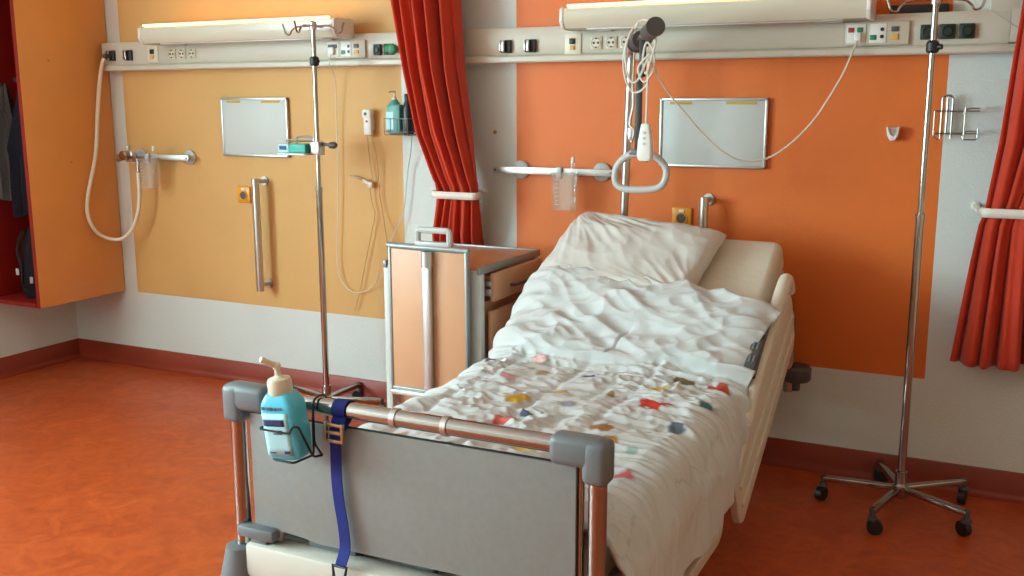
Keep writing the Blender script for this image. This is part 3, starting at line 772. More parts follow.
# footboard panel with a notched lower edge
px0, px1 = -1.588, -.742
poly = [(px0, .45), (px0, .748), (px1, .752), (px1, .46), (-1.40, .452), (-1.44, .458), (-1.505, .462), (-1.515, .436), (-1.56, .432), (-1.572, .45)]
fr = Matrix(((1, 0, 0, 0), (0, 0, -1, FY+.004), (0, 1, 0, 0), (0, 0, 0, 1)))
fb = plate('footboard_panel', [poly], fr, .016, 'panel_grey', bed, .002)
b = MB(); e = .0045
b.tube([(px0, FY+.004, .749), (px1, FY+.004, .753), (px1+.001, FY+.004, .465)], e, n=8); plabel(b.build('edge_trim', 'black', fb), 'thin black edging')
b = MB(); b.box((-1.57, FY-.012, .452), (.11, .04, .03), .008); b.box((-1.565, FY-.005, .428), (.05, .04, .03), .006); b.build('latch', 'grey_plastic', bed)
b = MB(); b.box((-.745, FY-.005, .43), (.09, .05, .03), .008); b.build('latch', 'grey_plastic', bed)
# crossbeam at the foot, bumpers
b = MB(); b.box((-1.163, FY+.0, .383), (.87, .075, .088), .01); b.box((-1.163, FY+.075, .37), (.86, .08, .04), .004); b.build('foot_beam', 'bed_white', bed)
for c_, d_ in (((-1.38, FY+.045, .43), (.14, .05, .035)), ((-1.15, FY+.05, .425), (.09, .03, .04)), ((-1.02, FY+.05, .425), (.05, .03, .05))):
    b = MB(); b.box(c_, d_, .008); b.build('release_lever', 'grey_plastic', bed)
for x, y in ((XPL-.005, FY-.01), (XPR+.005, FY-.01)):
    b = MB(); b.lathe([(.026, .41), (.036, .405), (.046, .36), (.06, .30), (.06, .285), (0, .285)], (x, y, 0), n=24); b.build('corner_bumper', 'grey_plastic', bed)
for x in (-1.655, -.69):
    b = MB(); b.lathe([(0, .0), (.055, 0), (.06, .008), (.06, .05), (.05, .06), (0, .06)], (x+(.02 if x < -1 else -.0), -.12, .40), n=28); b.cyl((x+(.02 if x < -1 else -.0), -.12, .36), (x+(.02 if x < -1 else 0), -.12, .4), .02); b.build('wall_bumper', 'dark_grey', bed)
# mattress platform and undercarriage
b = MB(); b.box((-1.165, -1.63, .40), (.86, 1.15, .03), .005)
b.build('platform', 'bed_white', bed)
TH = math.atan(.577); ct_, st_ = math.cos(TH), math.sin(TH)
HY, HZ = -1.017, .55             # hinge of the mattress surface
def slope_pt(x, s, n):           # s along the raised back from the hinge, n normal to it
    return Vector((x, HY + s*ct_ - n*st_, HZ + s*st_ + n*ct_))
RS = Matrix.Rotation(TH, 3, 'X')
b = MB(); b.box(slope_pt(-1.165, .43, -.15), (.86, .82, .03), .005, RS); b.build('backrest', 'bed_white', bed)
b = MB()
for x in (-1.56, -.77): b.box((x, -1.17, .36), (.05, 2.05, .06), .006)
for y in (-.16, -1.2, -2.1): b.box((-1.165, y, .355), (.8, .06, .05), .006)
b.build('main_frame', 'bed_white', bed)
b = MB()
for x in (-1.45, -.88): b.box((x, -1.2, .17), (.05, 1.7, .06), .008)
for y in (-.45, -1.95): b.box((-1.165, y, .17), (.62, .06, .06), .008); b.box((-1.165, y+.1, .265), (.08, .06, .2), .008)
b.build('undercarriage', 'light_grey', bed)
for x in (-1.47, -.86):
    for y in (-.36, -2.02):
        b = MB(); b.cyl((x, y, .07), (x, y, .17), .02); b.box((x, y, .11), (.05, .06, .05), .01); cs = b.build('caster', 'light_grey', bed)
        b = MB(); b.cyl((x-.02, y+.02, .065), (x+.02, y+.02, .065), .065, n=28); b.build('wheel', 'black', cs)
# headboard
b = MB(); b.box((-1.163, -.155, .55), (.9, .02, .28), .006); hb = b.build('headboard', 'panel_grey', bed)
b = MB(); b.tube(fillet([(-1.62, -.155, .36), (-1.62, -.155, .70), (-.71, -.155, .70), (-.71, -.155, .36)], .05), .018, n=14); b.build('head_tube', 'chrome', hb)
# right side rail along the raised backrest
RX = -.668
def rail_frame(x, y, z, th):
    c, s = math.cos(th), math.sin(th)
    return Matrix(((0, 0, 1, x), (c, -s, 0, y), (s, c, 0, z), (0, 0, 0, 1)))
fr = rail_frame(RX, -1.12, .325, TH)
out = rrect(-.06, -.135, .80, .11, .05)
sr = plate('side_rail', [out], fr, .026, 'bed_cream', bed, .006)
pr = []
b = MB(); P = [fr @ Vector(p) for p in ((-.05, .10, 0), (.1, .12, 0), (.3, .16, 0), (.6, .175, 0), (.765, .175, 0), (.805, .15, 0), (.812, .10, 0))]
b.tube(smooth_path(P, 6), .024, n=14); b.build('top_beam', 'bed_cream', sr)
b = MB()
for q in (-.06, .02):
    b.box(fr @ Vector((.37, q, .016)), (.012, .8, .02), .005, Matrix.Rotation(TH, 3, 'X'))
b.build('rib', 'bed_cream', sr)
b = MB(); b.box(fr @ Vector((.42, .19, -.014)), (.036, .28, .062), .004, Matrix.Rotation(TH, 3, 'X')); cp = b.build('control_panel', 'dark_grey', sr)
for i in range(4):
    for j in range(2):
        b = MB(); b.box(fr @ Vector((.33+i*.06, .222, -.02+j*.013)), (.008, .032, .004), .003, Matrix.Rotation(TH, 3, 'X')); b.build('button', 'grey_plastic', cp)
# lower foot side rail, dropped
fr = rail_frame(RX-.014, -2.08, .2, 0)
out = rrect(0, .02, .80, .29, .06)
hole = rrect(.33, .045, .68, .105, .028)[::-1]
s2 = plate('side_rail', [out, hole], fr, .026, 'bed_cream', bed, .006)
b = MB(); b.box((RX-.02, -1.7, .47), (.02, .5, .06), .004); b.build('inner_panel', 'panel_grey', s2)

# mattress (one mesh bent at the hinge)
def mattress():
    prof = rrect(-.435, -.125, .435, 0, .03, 4)
    st = []
    for y in (-2.19, -2.185, -2.17, -1.9, -1.6, -1.3, -1.1): st.append((y, HZ, 0))
    for k in range(9):
        a = TH*k/8; st.append((HY-.06+.06*k/8*1.6, HZ+.0035*k*k/4, a))
    rows = []
    def ring(f, inset=0):
        r = []
        for u, n in prof:
            uu = u*(1-inset/.435); nn = n if not inset else -.0625+(n+.0625)*(1-inset/.0625)
            r.append(f(-1.165+uu, nn))
        return r
    ys = [(-2.185, .02), (-2.178, .006), (-2.165, 0), (-1.9, 0), (-1.6, 0), (-1.3, 0), (-1.1, 0)]
    for y, i in ys: rows.append(ring(lambda x, n, y=y: (x, y, HZ+n), i))
    for k in range(1, 8):
        a = TH*k/8
        # smooth bend: position on arc about the hinge
        R = .22
        yy = HY - R*math.tan(TH/2) + R*math.sin(a); zz = HZ + R*(1-math.cos(a))
        rows.append(ring(lambda x, n, a=a, yy=yy, zz=zz: (x, yy-n*math.sin(a), zz+n*math.cos(a)), 0))
    for s, i in ((.12, 0), (.3, 0), (.5, 0), (.7, 0), (.825, 0), (.84, .006), (.847, .02)):
        rows.append(ring(lambda x, n, s=s: tuple(slope_pt(x, s, n)), i))
    b = MB(); b.grid(rows, close_v=True)
    bm = b.bm; bm.verts.ensure_lookup_table(); n = len(prof)
    bm.faces.new([bm.verts[i] for i in range(n)]); bm.faces.new([bm.verts[len(bm.verts)-n+i] for i in range(n)])
    o = b.build('mattress', 'sheet', angle=60)
    tag(o, 'white sheeted mattress lying on the hospital bed with raised head end', 'mattress')
mattress()

# surface of the bed as a function of path length s (s<0 flat foot half, s>0 raised half)
def bed_surf(s):
    """returns (y,z,ny,nz) arrays with a rounded hinge"""
    R = .35; T = R*math.tan(TH/2)
    y = np.empty_like(s); z = np.empty_like(s); a = np.clip((s+T)/R, 0, TH)
    arc = R*TH
    flat = s < -T; up = s > -T+arc
    y = HY - T + R*np.sin(a); z = HZ + R*(1-np.cos(a))
    y = np.where(flat, HY+s, y); z = np.where(flat, HZ, z)
    e = s-(-T+arc)
    yu = HY - T + R*math.sin(TH) + e*math.cos(TH); zu = HZ + R*(1-math.cos(TH)) + e*math.sin(TH)
    y = np.where(up, yu, y); z = np.where(up, zu, z)
    return y, z, -np.sin(a), np.cos(a)

def duvet():
    NS, NW = 400, 300
    s0, s1 = -1.19, .455
    S = np.linspace(s0, s1, NS)[:, None]*np.ones((1, NW))
    st = np.interp(np.linspace(0, 1, NW), [0, .12, .85, 1], [.53, .545, .45, .40])[None, :]
    S = s0 + (S-s0)*(st-s0)/(s1-s0)
    mx0 = -1.575; mx1 = -.668 - .026*sstep(-.12, .2, S)*sstep(.42, .26, S)
    r = .075
    # overhang on the right grows towards the foot; on the left it is short
    ovR = np.interp(-S, [-.36, -.2, .0, .1, .26, .44, .55, .7, .95, 1.1, 1.2], [.045, .012, .01, .025, .08, .135, .15, .145, .15, .22, .28])
    ovL = .13 + .06*sstep(.2, -.5, S)
    U = np.linspace(0, 1, NW)[None, :]*np.ones((NS, 1))
    L = (mx1-mx0-2*r) + r*PI                     # arc length over the top incl. corners
    flare = np.interp(-S, [-.4, 0, .06, .13], [.4, .55, .9, PI/2])
    A = -ovL + U*(ovL + L - r*(PI/2-flare) + ovR)                 # arc length coordinate
    topw = mx1-mx0-2*r
    aL = np.clip((r*PI/2 - A)/r, 0, PI/2)        # angle in the left corner
    aR = np.clip((A - r*PI/2 - topw)/r, 0, PI/2)
    # right side opens less at the raised end (the duvet sticks out over the rail)
    flare = np.interp(-S, [-.4, 0, .06, .13], [.4, .55, .9, PI/2])
    aRc = np.minimum(aR, flare)
    x = np.where(A < r*PI/2, mx0 + r - r*np.sin(aL), np.where(A < r*PI/2+topw, mx0 + r + (A - r*PI/2), mx1 - r + r*np.sin(aRc)))
    dn = np.where(A < r*PI/2, -(r - r*np.cos(aL)), np.where(A < r*PI/2+topw, 0, -(r - r*np.cos(aRc))))
    exL = np.clip(-A, 0, None); exR = np.clip(A - topw - r*PI/2 - r*flare, 0, None)
    dn = dn - exL*.97 - exR*np.sin(flare)
    x = x - exL*.12 + exR*(np.cos(flare) + .08)
    nx = np.where(A < r*PI/2, -np.sin(aL), np.where(A < r*PI/2+topw, 0, np.sin(aRc))); nn = np.sqrt(np.clip(1-nx*nx, 0, 1))
    y, z, ny, nz = bed_surf(S)
    # ---- thickness and folds
    hem = .035 + .02*np.sin(U*9+.5) + .012*perlin(U*9, S*0+.3, 5)      # where the turned back part ends
    top = sstep(-.014, .014, S-hem)                                     # 1 = turned-back white layer
    edge = sstep(st+.002, st-.045, S)
    h = .042 + .022*np.cos((A-.4)*2.2) 
    h = h + top*(.020 + .010*np.exp(-((S-hem-.06)/.06)**2) + .03*np.exp(-((S-st+.12)/.12)**2))
    lft = sstep(.16, .0, A); rgt = sstep(topw+r*PI*.55, topw+r*PI*.8, A)
    h = h*(1-.45*lft)*(1-.55*rgt*sstep(.05, -.1, S))
    W = A; 
    # crumpled printed field
    wx = W + .02*perlin(W*7, S*7, 3); ws = S + .02*perlin(W*7+9, S*7, 4)
    cr = (.6*ridged(wx*8, ws*11, 11) + .42*ridged(wx*15+3, ws*20+wx*4, 12) + .2*ridged(wx*27, ws*33-wx*8, 13))
    q1 = np.abs(((W+.05) % .235)-.1175); q2 = np.abs(((S+.05) % .235)-.1175)
    quilt = -.016*np.exp(-((.1175-q1)/.016)**2) - .016*np.exp(-((.1175-q2)/.016)**2)
    onbed = sstep(-.25, .08, np.minimum(A, topw+r*PI-A+.02))
    pr = (1-top)
    side = sstep(topw+r*PI*.7, topw+r*PI+.05, A)
    d = pr*((.012+.012*perlin(W*3.3, S*3.3, 71))*cr*(1-.85*side) + .4*quilt*(1-.7*side) + .014*perlin(W*4, S*4, 6))
    # transverse tugs near the right edge of the print
    d += pr*.006*ridged(W*3.2, S*26+W*4, 15)*sstep(.45, .8, W)*(1-.7*side)
    d += pr*side*(.012*perlin(W*2.5, S*6, 16)+.004*ridged(W*5, S*12, 17))
    # broad folds of the white part: sweep from the upper left down to the right
    c1 = (W*1.0 + S*1.6); c2 = (W*.9 - S*1.5)
    f1 = ridged(c1*3.1+.25*perlin(W*5, S*5, 21), c2*1.15, 22); f2 = ridged(c1*7+.3*perlin(W*6, S*6, 23), c2*2.2, 24)
    f3 = ridged(W*2+S*3, S*10-W*5, 25); f4 = ridged(W*11+S*6, S*16-W*4, 26)
    d += top*(.019*f1**2*np.sign(f1)*sstep(.95, .4, W) + .009*f2 + .009*f3 + .005*f4 - .010)
    # gathered tufts towards the right edge
    d += top*.016*ridged(W*3.5+S*3, S*15-W*7, 27)*sstep(.5, .85, W)
    # little stitched pleats
    d += -.012*top*np.exp(-((W-.46-.25*S)/.006)**2)*sstep(.02, .07, S)*sstep(.24, .12, S)
    h = (h + d)*edge + .004
    h = np.maximum(h, .006)
    x = x + nx*h; off = dn + nn*h
    Y = y + ny*off*(1-.0*side); Z = z + nz*off
    # hanging parts fall straight down rather than normal to the slope
    hang = exR + exL
    k = np.clip(hang/.1, 0, 1)
    Yv = y + ny*(nn*h) ; Zv = z + (dn) + nz*nn*h
    Y = Y*(1-k) + Yv*k; Z = Z*(1-k) + Zv*k
    # hem irregularity
    x = x + .012*k*perlin(S*9, U*0, 31); Z = Z + .012*k*perlin(S*6+4, U*0, 32)
    Z = np.maximum(Z, .2)
    # ---- print colours
    col = np.ones((NS, NW, 4)); base = np.array(lin('c6c8c7')[:3]); col[..., :3] = base
    # (x, y, radius, colour) patches where the fabric print shows them
    blobs = [(-.855, -1.37, .042, 'c4301f'), (-.91, -1.2, .036, 'caa23c'), (-1.135, -1.17, .028, '2f477e'), (-1.245, -1.48, .036, 'c39a2e'),
             (-.86, -1.09, .034, '6b6042'), (-.75, -1.075, .036, 'b5402c'), (-1.365, -1.28, .028, 'cf8f95'), (-1.165, -1.6, .022, '4a5068'),
             (-1.19, -1.67, .032, 'c4564a'), (-1.17, -1.36, .025, 'b58f3e'), (-.72, -1.30, .024, '3b6a66'), (-.875, -1.70, .03, 'a97a34'),
             (-.755, -1.50, .026, '55606e'), (-.89, -1.78, .026, 'a7ab52'), (-.76, -1.91, .026, 'bb5a63'), (-.925, -1.62, .035, '9a6c3a'),
             (-1.52, -1.12, .022, '4c4650'), (-1.37, -1.06, .03, 'd9b1ad'), 
             (-1.05, -1.85, .03, 'c2a250'), (-1.22, -1.95, .03, '5c7fa0'),
             (-1.40, -1.9, .03, 'b98a5a'), (-1.02, -1.30, .018, '8c6f4a'), (-1.02, -1.98, .03, 'c46a50'), (-1.3, -1.18, .02, 'a2896a'),
             (-.8, -1.75, .02, '8fb0a8'), (-1.08, -1.48, .02, '9a9caa'), (-1.25, -1.75, .02, '6f8a5a')]
    wob = 1 + .55*perlin(x*22, Y*22, 41) + .35*perlin(x*50, Y*50, 42)
    for bx, by, br, c in blobs:
        dd = np.sqrt((x-bx)**2 + ((Y-by)*1.0)**2)
        mk = sstep(1.0, .82, dd/(br*wob))*pr*(dn > -.12)
        rim = np.exp(-((dd/(br*wob)-.98)/.10)**2)*.55*pr*(dn > -.12)
        cc = np.array(lin(c)[:3]); dk = np.array(lin('4a4548')[:3])
        col[..., :3] = col[..., :3]*(1-mk[..., None]) + cc*mk[..., None]
        col[..., :3] = col[..., :3]*(1-.6*rim[..., None]) + dk*.6*rim[..., None]
    # faint printed outlines between the patches
    ln = np.exp(-(perlin(x*9, Y*9, 51)/.022)**2)*sstep(.1, .3, perlin(x*5, Y*5, 52))*pr*.4*(1-side)*(dn > -.1)
    c2_ = np.array(lin('8a7f78')[:3]); col[..., :3] = col[..., :3]*(1-ln[..., None]) + c2_*ln[..., None]
    # ---- mesh
    co = np.stack([x, Y, Z], -1).reshape(-1, 3)
    org = np.array([-1.165, -1.5, .55]); co = co - org
    idx = np.arange(NS*NW).reshape(NS, NW)
    f = np.stack([idx[:-1, :-1], idx[:-1, 1:], idx[1:, 1:], idx[1:, :-1]], -1).reshape(-1, 4)
    me = bpy.data.meshes.new('duvet'); me.from_pydata(co.tolist(), [], f.tolist())
    ca = me.color_attributes.new('print', 'FLOAT_COLOR', 'POINT'); ca.data.foreach_set('color', col.reshape(-1).astype(np.float32))
    me.polygons.foreach_set('use_smooth', [True]*len(me.polygons)); me.materials.append(M['duvet'])
    o = bpy.data.objects.new('duvet', me); COL.objects.link(o); o.location = org
    md = o.modifiers.new('thick', 'SOLIDIFY'); md.thickness = .012; md.offset = -1
    tag(o, 'crumpled white duvet with colourful printed patches spread over the bed', 'duvet')
duvet()

def pillow():
    # local frame: a across, b up the slope, n normal
    NA, NB = 130, 90
    A, B = np.meshgrid(np.linspace(-1, 1, NA), np.linspace(-1, 1, NB), indexing='ij')
    hw, hh, th = .312, .265, .072
    prof = np.clip((1-np.abs(A)**3.6), 0, 1)**.5*np.clip((1-np.abs(B)**3.2), 0, 1)**.5
    pinch = 1 - .02*(1-np.abs(B)**2)*np.abs(A)**3 - .02*np.abs(A*B)**8
    pinb = 1 - .03*(1-np.abs(A)**2)*np.abs(B)**3 - .02*np.abs(A*B)**8
    a = A*hw*pinch; bb = B*hh*pinb
    wr = .009*ridged(a*2.2+bb*4, bb*3-a*3, 61) + .005*ridged(a*6+bb*5, bb*4-a*5, 62) + .012*perlin(a*4, bb*4, 63) + .0012*ridged(a*14, bb*14+a*9, 64)
    ang = np.arctan2(B-1.1, A+1.15); ang2 = np.arctan2(B+.9, A-1.25)
    wr = wr + .007*ridged(ang*9, np.hypot(A+1, B-1)*.9, 66)*sstep(1.9, .3, np.hypot(A+1, B-1)) + .007*ridged(ang2*7, np.hypot(A-1, B+1)*.9, 67)*sstep(1.7, .3, np.hypot(A-1.2, B+.9))
    topn = prof*th + wr*np.clip(prof*2.2, 0, 1)
    botn = -prof*.03
    flap = .006*perlin(a*15, bb*15, 65)*(1-np.clip(prof*2, 0, 1))
    rt = math.radians(-6.5)
    def place(n):
        n = n + .04 + flap
        aa = a*math.cos(rt) - bb*math.sin(rt); b2 = a*math.sin(rt) + bb*math.cos(rt)
        s = .588 + b2; xx = -1.263 + aa
        # let the top left corner flop up
        return np.stack([xx, HY + s*ct_ - n*st_, HZ + s*st_ + n*ct_], -1)
    P = place(topn); Q = place(botn)
    b = MB(); bm = b.bm
    V = [[bm.verts.new(P[i, j]) for j in range(NB)] for i in range(NA)]
    Wd = [[V[i][j] if i in (0, NA-1) or j in (0, NB-1) else bm.verts.new(Q[i, j]) for j in range(NB)] for i in range(NA)]
    for i in range(NA-1):
        for j in range(NB-1):
            bm.faces.new((V[i][j], V[i+1][j], V[i+1][j+1], V[i][j+1])); bm.faces.new((Wd[i][j], Wd[i][j+1], Wd[i+1][j+1], Wd[i+1][j]))
    o = b.build('pillow', 'pillow', angle=180)
    tag(o, 'white creased pillow leaning on raised head end of the bed', 'pillow')
pillow()

# ------------------------------------------------------------------ lifting pole with trapeze handle
lp = thing('lifting_pole', 'steel lifting pole with trapeze handle at the head of the bed', 'lifting pole', (-1.40, -.2, .4))
b = MB(); b.tube(fillet([(-1.405, -.2, .38), (-1.362, -.22, 1.68), (-1.30, -.33, 1.70), (-1.15, -.58, 1.735)], .05), .0165, n=16); b.build('pole', 'brushed', lp)
d = Vector((.15, -.25, .035)).normalized()
p = Vector((-1.305, -.322, 1.699))
b = MB(); b.cyl(p, p+d*.075, .032, n=22); b.cyl(p-d*.01, p, .036, n=22); b.build('stopper', 'dark_grey', lp)
p2 = Vector((-1.15, -.58, 1.735))
b = MB(); b.cyl(p2-d*.1, p2+d*.01, .03, n=22); b.cyl(p2+d*.01, p2+d*.02, .034, n=22); b.build('stopper', 'dark_grey', lp)
hs_ = Vector((-1.243, -.45, 1.70))
b = MB(); b.tube(fillet([(-1.22, -.45, 1.715), (-1.235, -.45, 1.67), (-1.243, -.45, 1.56), (-1.25, -.45, 1.42), (-1.252, -.45, 1.29)], .02), .002, n=6)
b.box((-1.247, -.45, 1.43), (.026, .004, .30), .001); b.box((-1.236, -.45, 1.64), (.026, .004, .14), .001); b.tube([tuple(hs_+Vector((.02+.03*math.cos(k*PI/6), .02*math.cos(k*PI/6)*-1.4, .012+.03*math.sin(k*PI/6)))) for k in range(12)], .006, n=6, closed=True)
b.build('strap', 'black', lp)
b = MB(); b.tube(smooth_path([(-1.335, -.45, 1.19), (-1.325, -.45, 1.245), (-1.275, -.45, 1.285), (-1.19, -.45, 1.285), (-1.14, -.45, 1.245), (-1.137, -.45, 1.2), (-1.165, -.45, 1.165), (-1.24, -.45, 1.155), (-1.31, -.45, 1.16)], 6, True), .0135, n=12, closed=True); plabel(b.build('grab_handle', 'light_grey', lp), 'grey triangular grab handle')
b = MB(); b.box((-1.253, -.45, 1.295), (.05, .036, .02), .006); b.build('handle_clip', 'grey_plastic', lp)
b = MB(); b.tube(smooth_path([(-1.285, -.42, 1.56), (-1.28, -.42, 1.47), (-1.292, -.42, 1.40), (-1.275, -.42, 1.37), (-1.285, -.42, 1.33)]), .006, n=6); b.box((-1.287, -.42, 1.36), (.02, .012, .05), .004); b.tube([(-1.28, -.42, 1.66), (-1.283, -.42, 1.55)], .003, n=6); b.build('buckle_chain', 'brushed', lp)
# call handset hanging from the pole with looped cord to the control panel
hh_ = thing('bed_handset', 'white handset hanging by its looped cord in front of black strap', 'handset', (-1.195, -.52, 1.27))
b = MB()
rows = []
for z, w_, d_ in ((1.268, .02, .012), (1.274, .027, .015), (1.29, .03, .017), (1.34, .027, .016), (1.385, .019, .014), (1.4, .016, .012), (1.405, .008, .006)):
    rows.append([(-1.194+p_[0], -.52+p_[1], z) for p_ in rrect(-w_, -d_, w_, d_, min(w_, d_)*.7, 4)])
b.grid(rows, close_v=True); bmesh.ops.holes_fill(b.bm, edges=b.bm.edges, sides=0)
b.build('body', 'white_plastic', hh_)
b = MB()
for z in (1.37, 1.35, 1.33): b.box((-1.194, -.536, z), (.012, .003, .009), .001)
b.build('button', 'light_grey', hh_)
b = MB(); b.box((-1.194, -.52, 1.266), (.02, .014, .006), .002); b.build('end_button', 'copper', hh_)
b = MB()
b.tube(smooth_path([(-1.194, -.52, 1.40), (-1.196, -.51, 1.486), (-1.198, -.50, 1.575), (-1.2, -.5, 1.628), (-1.236, -.5, 1.557), (-1.268, -.5, 1.56), (-1.285, -.5, 1.647), (-1.275, -.49, 1.717), (-1.241, -.48, 1.765), (-1.195, -.5, 1.76), (-1.165, -.52, 1.697), (-1.181, -.52, 1.627), (-1.205, -.5, 1.58), (-1.225, -.48, 1.628), (-1.212, -.48, 1.69), (-1.18, -.5, 1.66), (-1.175, -.5, 1.60), (-1.21, -.5, 1.55), (-1.235, -.5, 1.60), (-1.192, -.5, 1.65)]), .0042, n=6)
b.tube(smooth_path([(-1.24, -.49, 1.76), (-1.3, -.46, 1.68), (-1.305, -.45, 1.58), (-1.27, -.45, 1.515), (-1.215, -.47, 1.535), (-1.185, -.49, 1.6)]), .0042, n=6)
b.tube(smooth_path([(-1.192, -.5, 1.65), (-1.165, -.461, 1.56), (-1.131, -.423, 1.497), (-1.088, -.384, 1.438), (-1.044, -.345, 1.376), (-.968, -.307, 1.3), (-.889, -.268, 1.261), (-.788, -.23, 1.284), (-.673, -.191, 1.394), (-.581, -.152, 1.557), (-.545, -.114, 1.664), (-.535, -.088, 1.70)]), .0038, n=6)
b.build('cord', 'cable', hh_)
b = MB(); b.box((-.535, -.088, 1.712), (.022, .022, .03), .004); b.build('plug', 'white_plastic', hh_)

# ------------------------------------------------------------------ strap on the foot bar
sp = thing('fixation_strap', 'blue fabric strap with buckle wrapped on the chrome foot bar', 'strap', (-1.318, FY-.03, .4))
def ribbon(pts, w, th=.003):
    rows = []
    P = smooth_path(pts, 6)
    for i, p_ in enumerate(P):
        t_ = (P[min(i+1, len(P)-1)]-P[max(i-1, 0)]).normalized()
        n_ = Vector((1, 0, 0)).cross(t_).normalized()*th/2
        rows.append([p_+Vector((-w/2, 0, 0))-n_, p_+Vector((w/2, 0, 0))-n_, p_+Vector((w/2, 0, 0))+n_, p_+Vector((-w/2, 0, 0))+n_])
    bb = MB(); bb.grid(rows, close_v=True); bmesh.ops.holes_fill(bb.bm, edges=bb.bm.edges, sides=0); return bb
lo = [(-1.316, FY-.0225*math.cos(math.radians(a)), .794+.0225*math.sin(math.radians(a))) for a in range(-40, 221, 20)]
b = ribbon([(-1.322, FY-.026, .745)] + lo + [(-1.322, FY-.012, .75)], .036); b.build('loop', 'strap_navy', sp)
b = ribbon([(-1.322, FY-.028, .755), (-1.324, FY-.024, .70), (-1.326, FY-.022, .64), (-1.323, FY-.02, .58), (-1.312, FY-.022, .52), (-1.306, FY-.026, .47), (-1.304, FY-.045, .44), (-1.304, FY-.05, .43)], .029); b.build('tail', 'strap_navy', sp)
b = MB()
for z in (.727, .747, .765): b.box((-1.322, FY-.031, z), (.05, .008, .008), .002)
for x in (-1.345, -1.299): b.box((x, FY-.031, .747), (.008, .009, .046), .002)
b.build('buckle', 'buckle', sp)
b = MB(); b.tube([(-1.323, FY-.052, .435), (-1.285, FY-.052, .435), (-1.290, FY-.056, .404), (-1.304, FY-.058, .394), (-1.318, FY-.056, .404)], .0042, n=8, closed=True); b.build('end_ring', 'black', sp)

# ------------------------------------------------------------------ disinfectant bottle and wire holder on the foot bar
BX, BY, BZ = -1.418, FY-.065, .69
hd = thing('bottle_holder', 'thin black wire holder hooked over the bed foot bar', 'holder', (BX, FY-.03, 0.685))
b = MB()
b.tube(fillet([(BX-.058, BY+.03, .757), (BX-.056, BY-.041, .757), (BX+.03, BY-.041, .757), (BX+.04, BY-.04, .775), (BX+.052, BY-.036, .775), (BX+.062, BY+.0, .695), (BX+.064, BY+.03, .69)], .01), .0028, n=6)
for dx, x2, zz in ((-.058, -.05, .757), (.064, .036, .69)):
    b.tube(fillet([(BX+dx, BY+.03, zz), (BX+x2, FY-.026, zz+.02), (BX+x2, FY-.026, .812), (BX+x2, FY, .82), (BX+x2, FY+.025, .812), (BX+x2, FY+.026, .79)], .012), .0028, n=6)
b.tube(fillet([(BX-.05, FY-.028, .775), (BX-.05, FY-.03, .685), (BX-.03, BY-.03, .685), (BX+.03, BY-.03, .685), (BX+.036, FY-.03, .685), (BX+.036, FY-.028, .775)], .01), .0028, n=6)
b.build('wire_frame', 'black', hd)
bt = thing('disinfectant_bottle', 'aqua blue disinfectant pump bottle hanging at left of the bed foot bar', 'bottle', (BX, BY, BZ))
def oval(w, d, n=48, e=5.5):
    o = []
    for k in range(n):
        a = 2*PI*k/n; c, s_ = math.cos(a), math.sin(a)
        o.append((w*math.copysign(abs(c)**(2/e), c), d*math.copysign(abs(s_)**(2/e), s_)))
    return o
rows = []
tilt = Matrix.Rotation(math.radians(-5), 3, 'Y') @ Matrix.Rotation(math.radians(4), 3, 'X')
rzb = Matrix.Rotation(math.radians(4), 3, 'Z')
def bp(u, v, h): return Vector((BX, BY, BZ)) + tilt @ (rzb @ Vector((u, v, h)))
for w_, d_, z in ((.02, .012, 0), (.038, .027, 0), (.043, .032, .006), (.045, .034, .04), (.045, .034, .112), (.0435, .033, .128), (.037, .029, .141), (.03, .026, .15), (.02, .018, .154)):
    rows.append([bp(p_[0], p_[1], z) for p_ in oval(w_, d_)])
b = MB(); b.grid(rows, close_v=True); bmesh.ops.holes_fill(b.bm, edges=b.bm.edges, sides=0); b.build('body', 'aqua', bt)
rows = []
for r_, z in ((.025, .146), (.0275, .15), (.0275, .178), (.025, .184), (.012, .188), (.0075, .192), (.0065, .205), (.009, .207), (.010, .216), (.006, .221)):
    rows.append([bp(r_*math.cos(2*PI*k/20), r_*math.sin(2*PI*k/20), z) for k in range(20)])
b = MB(); b.grid(rows, close_v=True); bmesh.ops.holes_fill(b.bm, edges=b.bm.edges, sides=0)
b.tube(smooth_path([bp(0, 0, .213), bp(-.008, -.014, .224), bp(-.018, -.03, .238)]), [.007]*16+[.0045], n=8)
b.build('pump', 'cream', bt)
def lab(x0, x1, z0, z1, m, name, parent, lift=.0012):
    rows = []
    for z in np.linspace(z0, z1, 6):
        r_ = []
        for xx in np.linspace(x0, x1, 8):
            d_ = .034*(1-abs(xx/.045)**5.5)**(1/5.5)
            r_.append(bp(xx, -d_-lift, z))
        rows.append(r_)
    b = MB(); b.grid(rows); o = b.build(name, m, parent); md = o.modifiers.new('t', 'SOLIDIFY'); md.thickness = .0004; return o
lb = lab(-.038, .03, .012, .112, 'label', 'label', bt)
lab(-.036, .02, .082, .098, 'navy', 'title_bar', lb, .002)
k = 0
for (x0, x1, z0, h_) in ((-.035, -.026, .12, .007), (-.02, -.006, .119, .008), (-.003, .006, .119, .007), (.01, .02, .12, .006)): lab(x0, x1, z0, z0+h_, 'ink', 'lettering', bt, .0015)
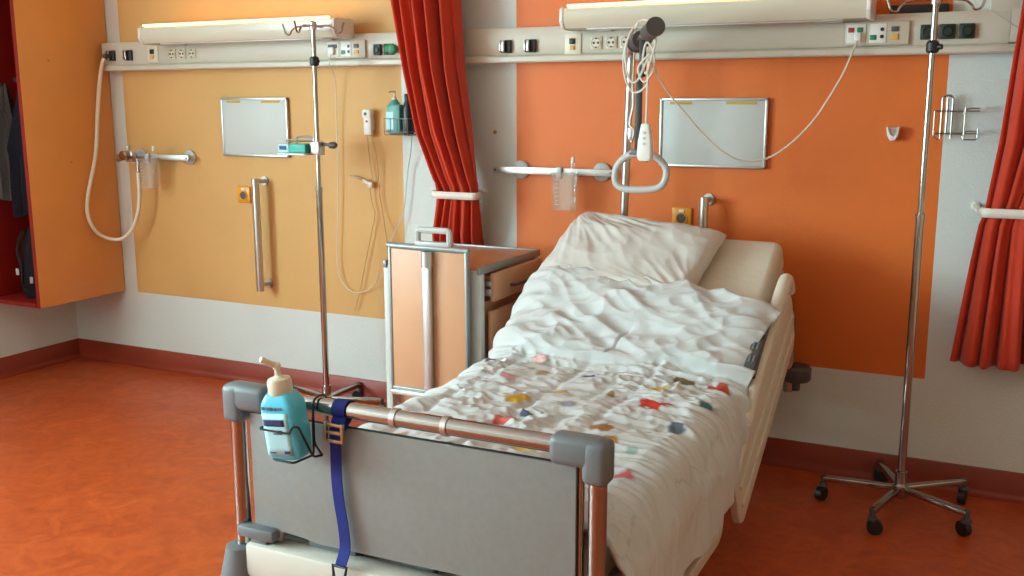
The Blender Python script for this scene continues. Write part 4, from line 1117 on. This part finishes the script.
for z in (.07, .063): lab(-.012, .012, z, z+.003, 'ink', 'lettering', lb, .002)
lab(-.03, -.012, .018, .021, 'ink', 'lettering', lb, .002); lab(.01, .024, .017, .024, 'navy', 'lettering', lb, .002)

# ------------------------------------------------------------------ light
wd = bpy.data.worlds.new('World'); SC.world = wd; wd.use_nodes = True
wd.node_tree.nodes['Background'].inputs['Color'].default_value = (.75, .86, 1, 1); wd.node_tree.nodes['Background'].inputs['Strength'].default_value = 1.2
def area(name, loc, rot, sx, sy, e, col):
    l = bpy.data.lights.new(name, 'AREA'); l.shape = 'RECTANGLE'; l.size = sx; l.size_y = sy; l.energy = e; l.color = col
    o = bpy.data.objects.new(name, l); COL.objects.link(o); o.location = loc; o.rotation_euler = rot; return o
area('window_daylight', (XL-.28, (WY0+WY1)/2, (WZ0+WZ1)/2+.1), (0, -PI/2, 0), WZ1-WZ0+.3, WY1-WY0+.3, 700, (.72, .925, 1))

# ------------------------------------------------------------------ camera
f_px, yaw, pitch, roll = 1001.34, .459, .185, .002
cam = bpy.data.cameras.new('Camera'); cam.sensor_width = 36; cam.lens = f_px/1024*36; cam.clip_start = .05
co = bpy.data.objects.new('Camera', cam); COL.objects.link(co)
cy_, sy_, cp_, sp_ = math.cos(yaw), math.sin(yaw), math.cos(pitch), math.sin(pitch)
fwd = Vector((-sy_*cp_, cy_*cp_, -sp_)); right = Vector((cy_, sy_, 0)); down = fwd.cross(right)
r2 = math.cos(roll)*right + math.sin(roll)*down; d2 = -math.sin(roll)*right + math.cos(roll)*down
mt = Matrix((r2, -d2, -fwd)).transposed().to_4x4(); mt.translation = Vector((0, -4.035, 1.485))
co.matrix_world = mt
SC.camera = co
SC.view_settings.view_transform = 'Standard'; SC.view_settings.look = 'None'; SC.view_settings.exposure = 0; SC.view_settings.gamma = 1
SC.view_settings.use_curve_mapping = False
SC.cycles.max_bounces = 10; SC.cycles.diffuse_bounces = 6; SC.cycles.transparent_max_bounces = 12
SC.cycles.caustics_reflective = False; SC.cycles.caustics_refractive = False
SC.cycles.use_denoising = True
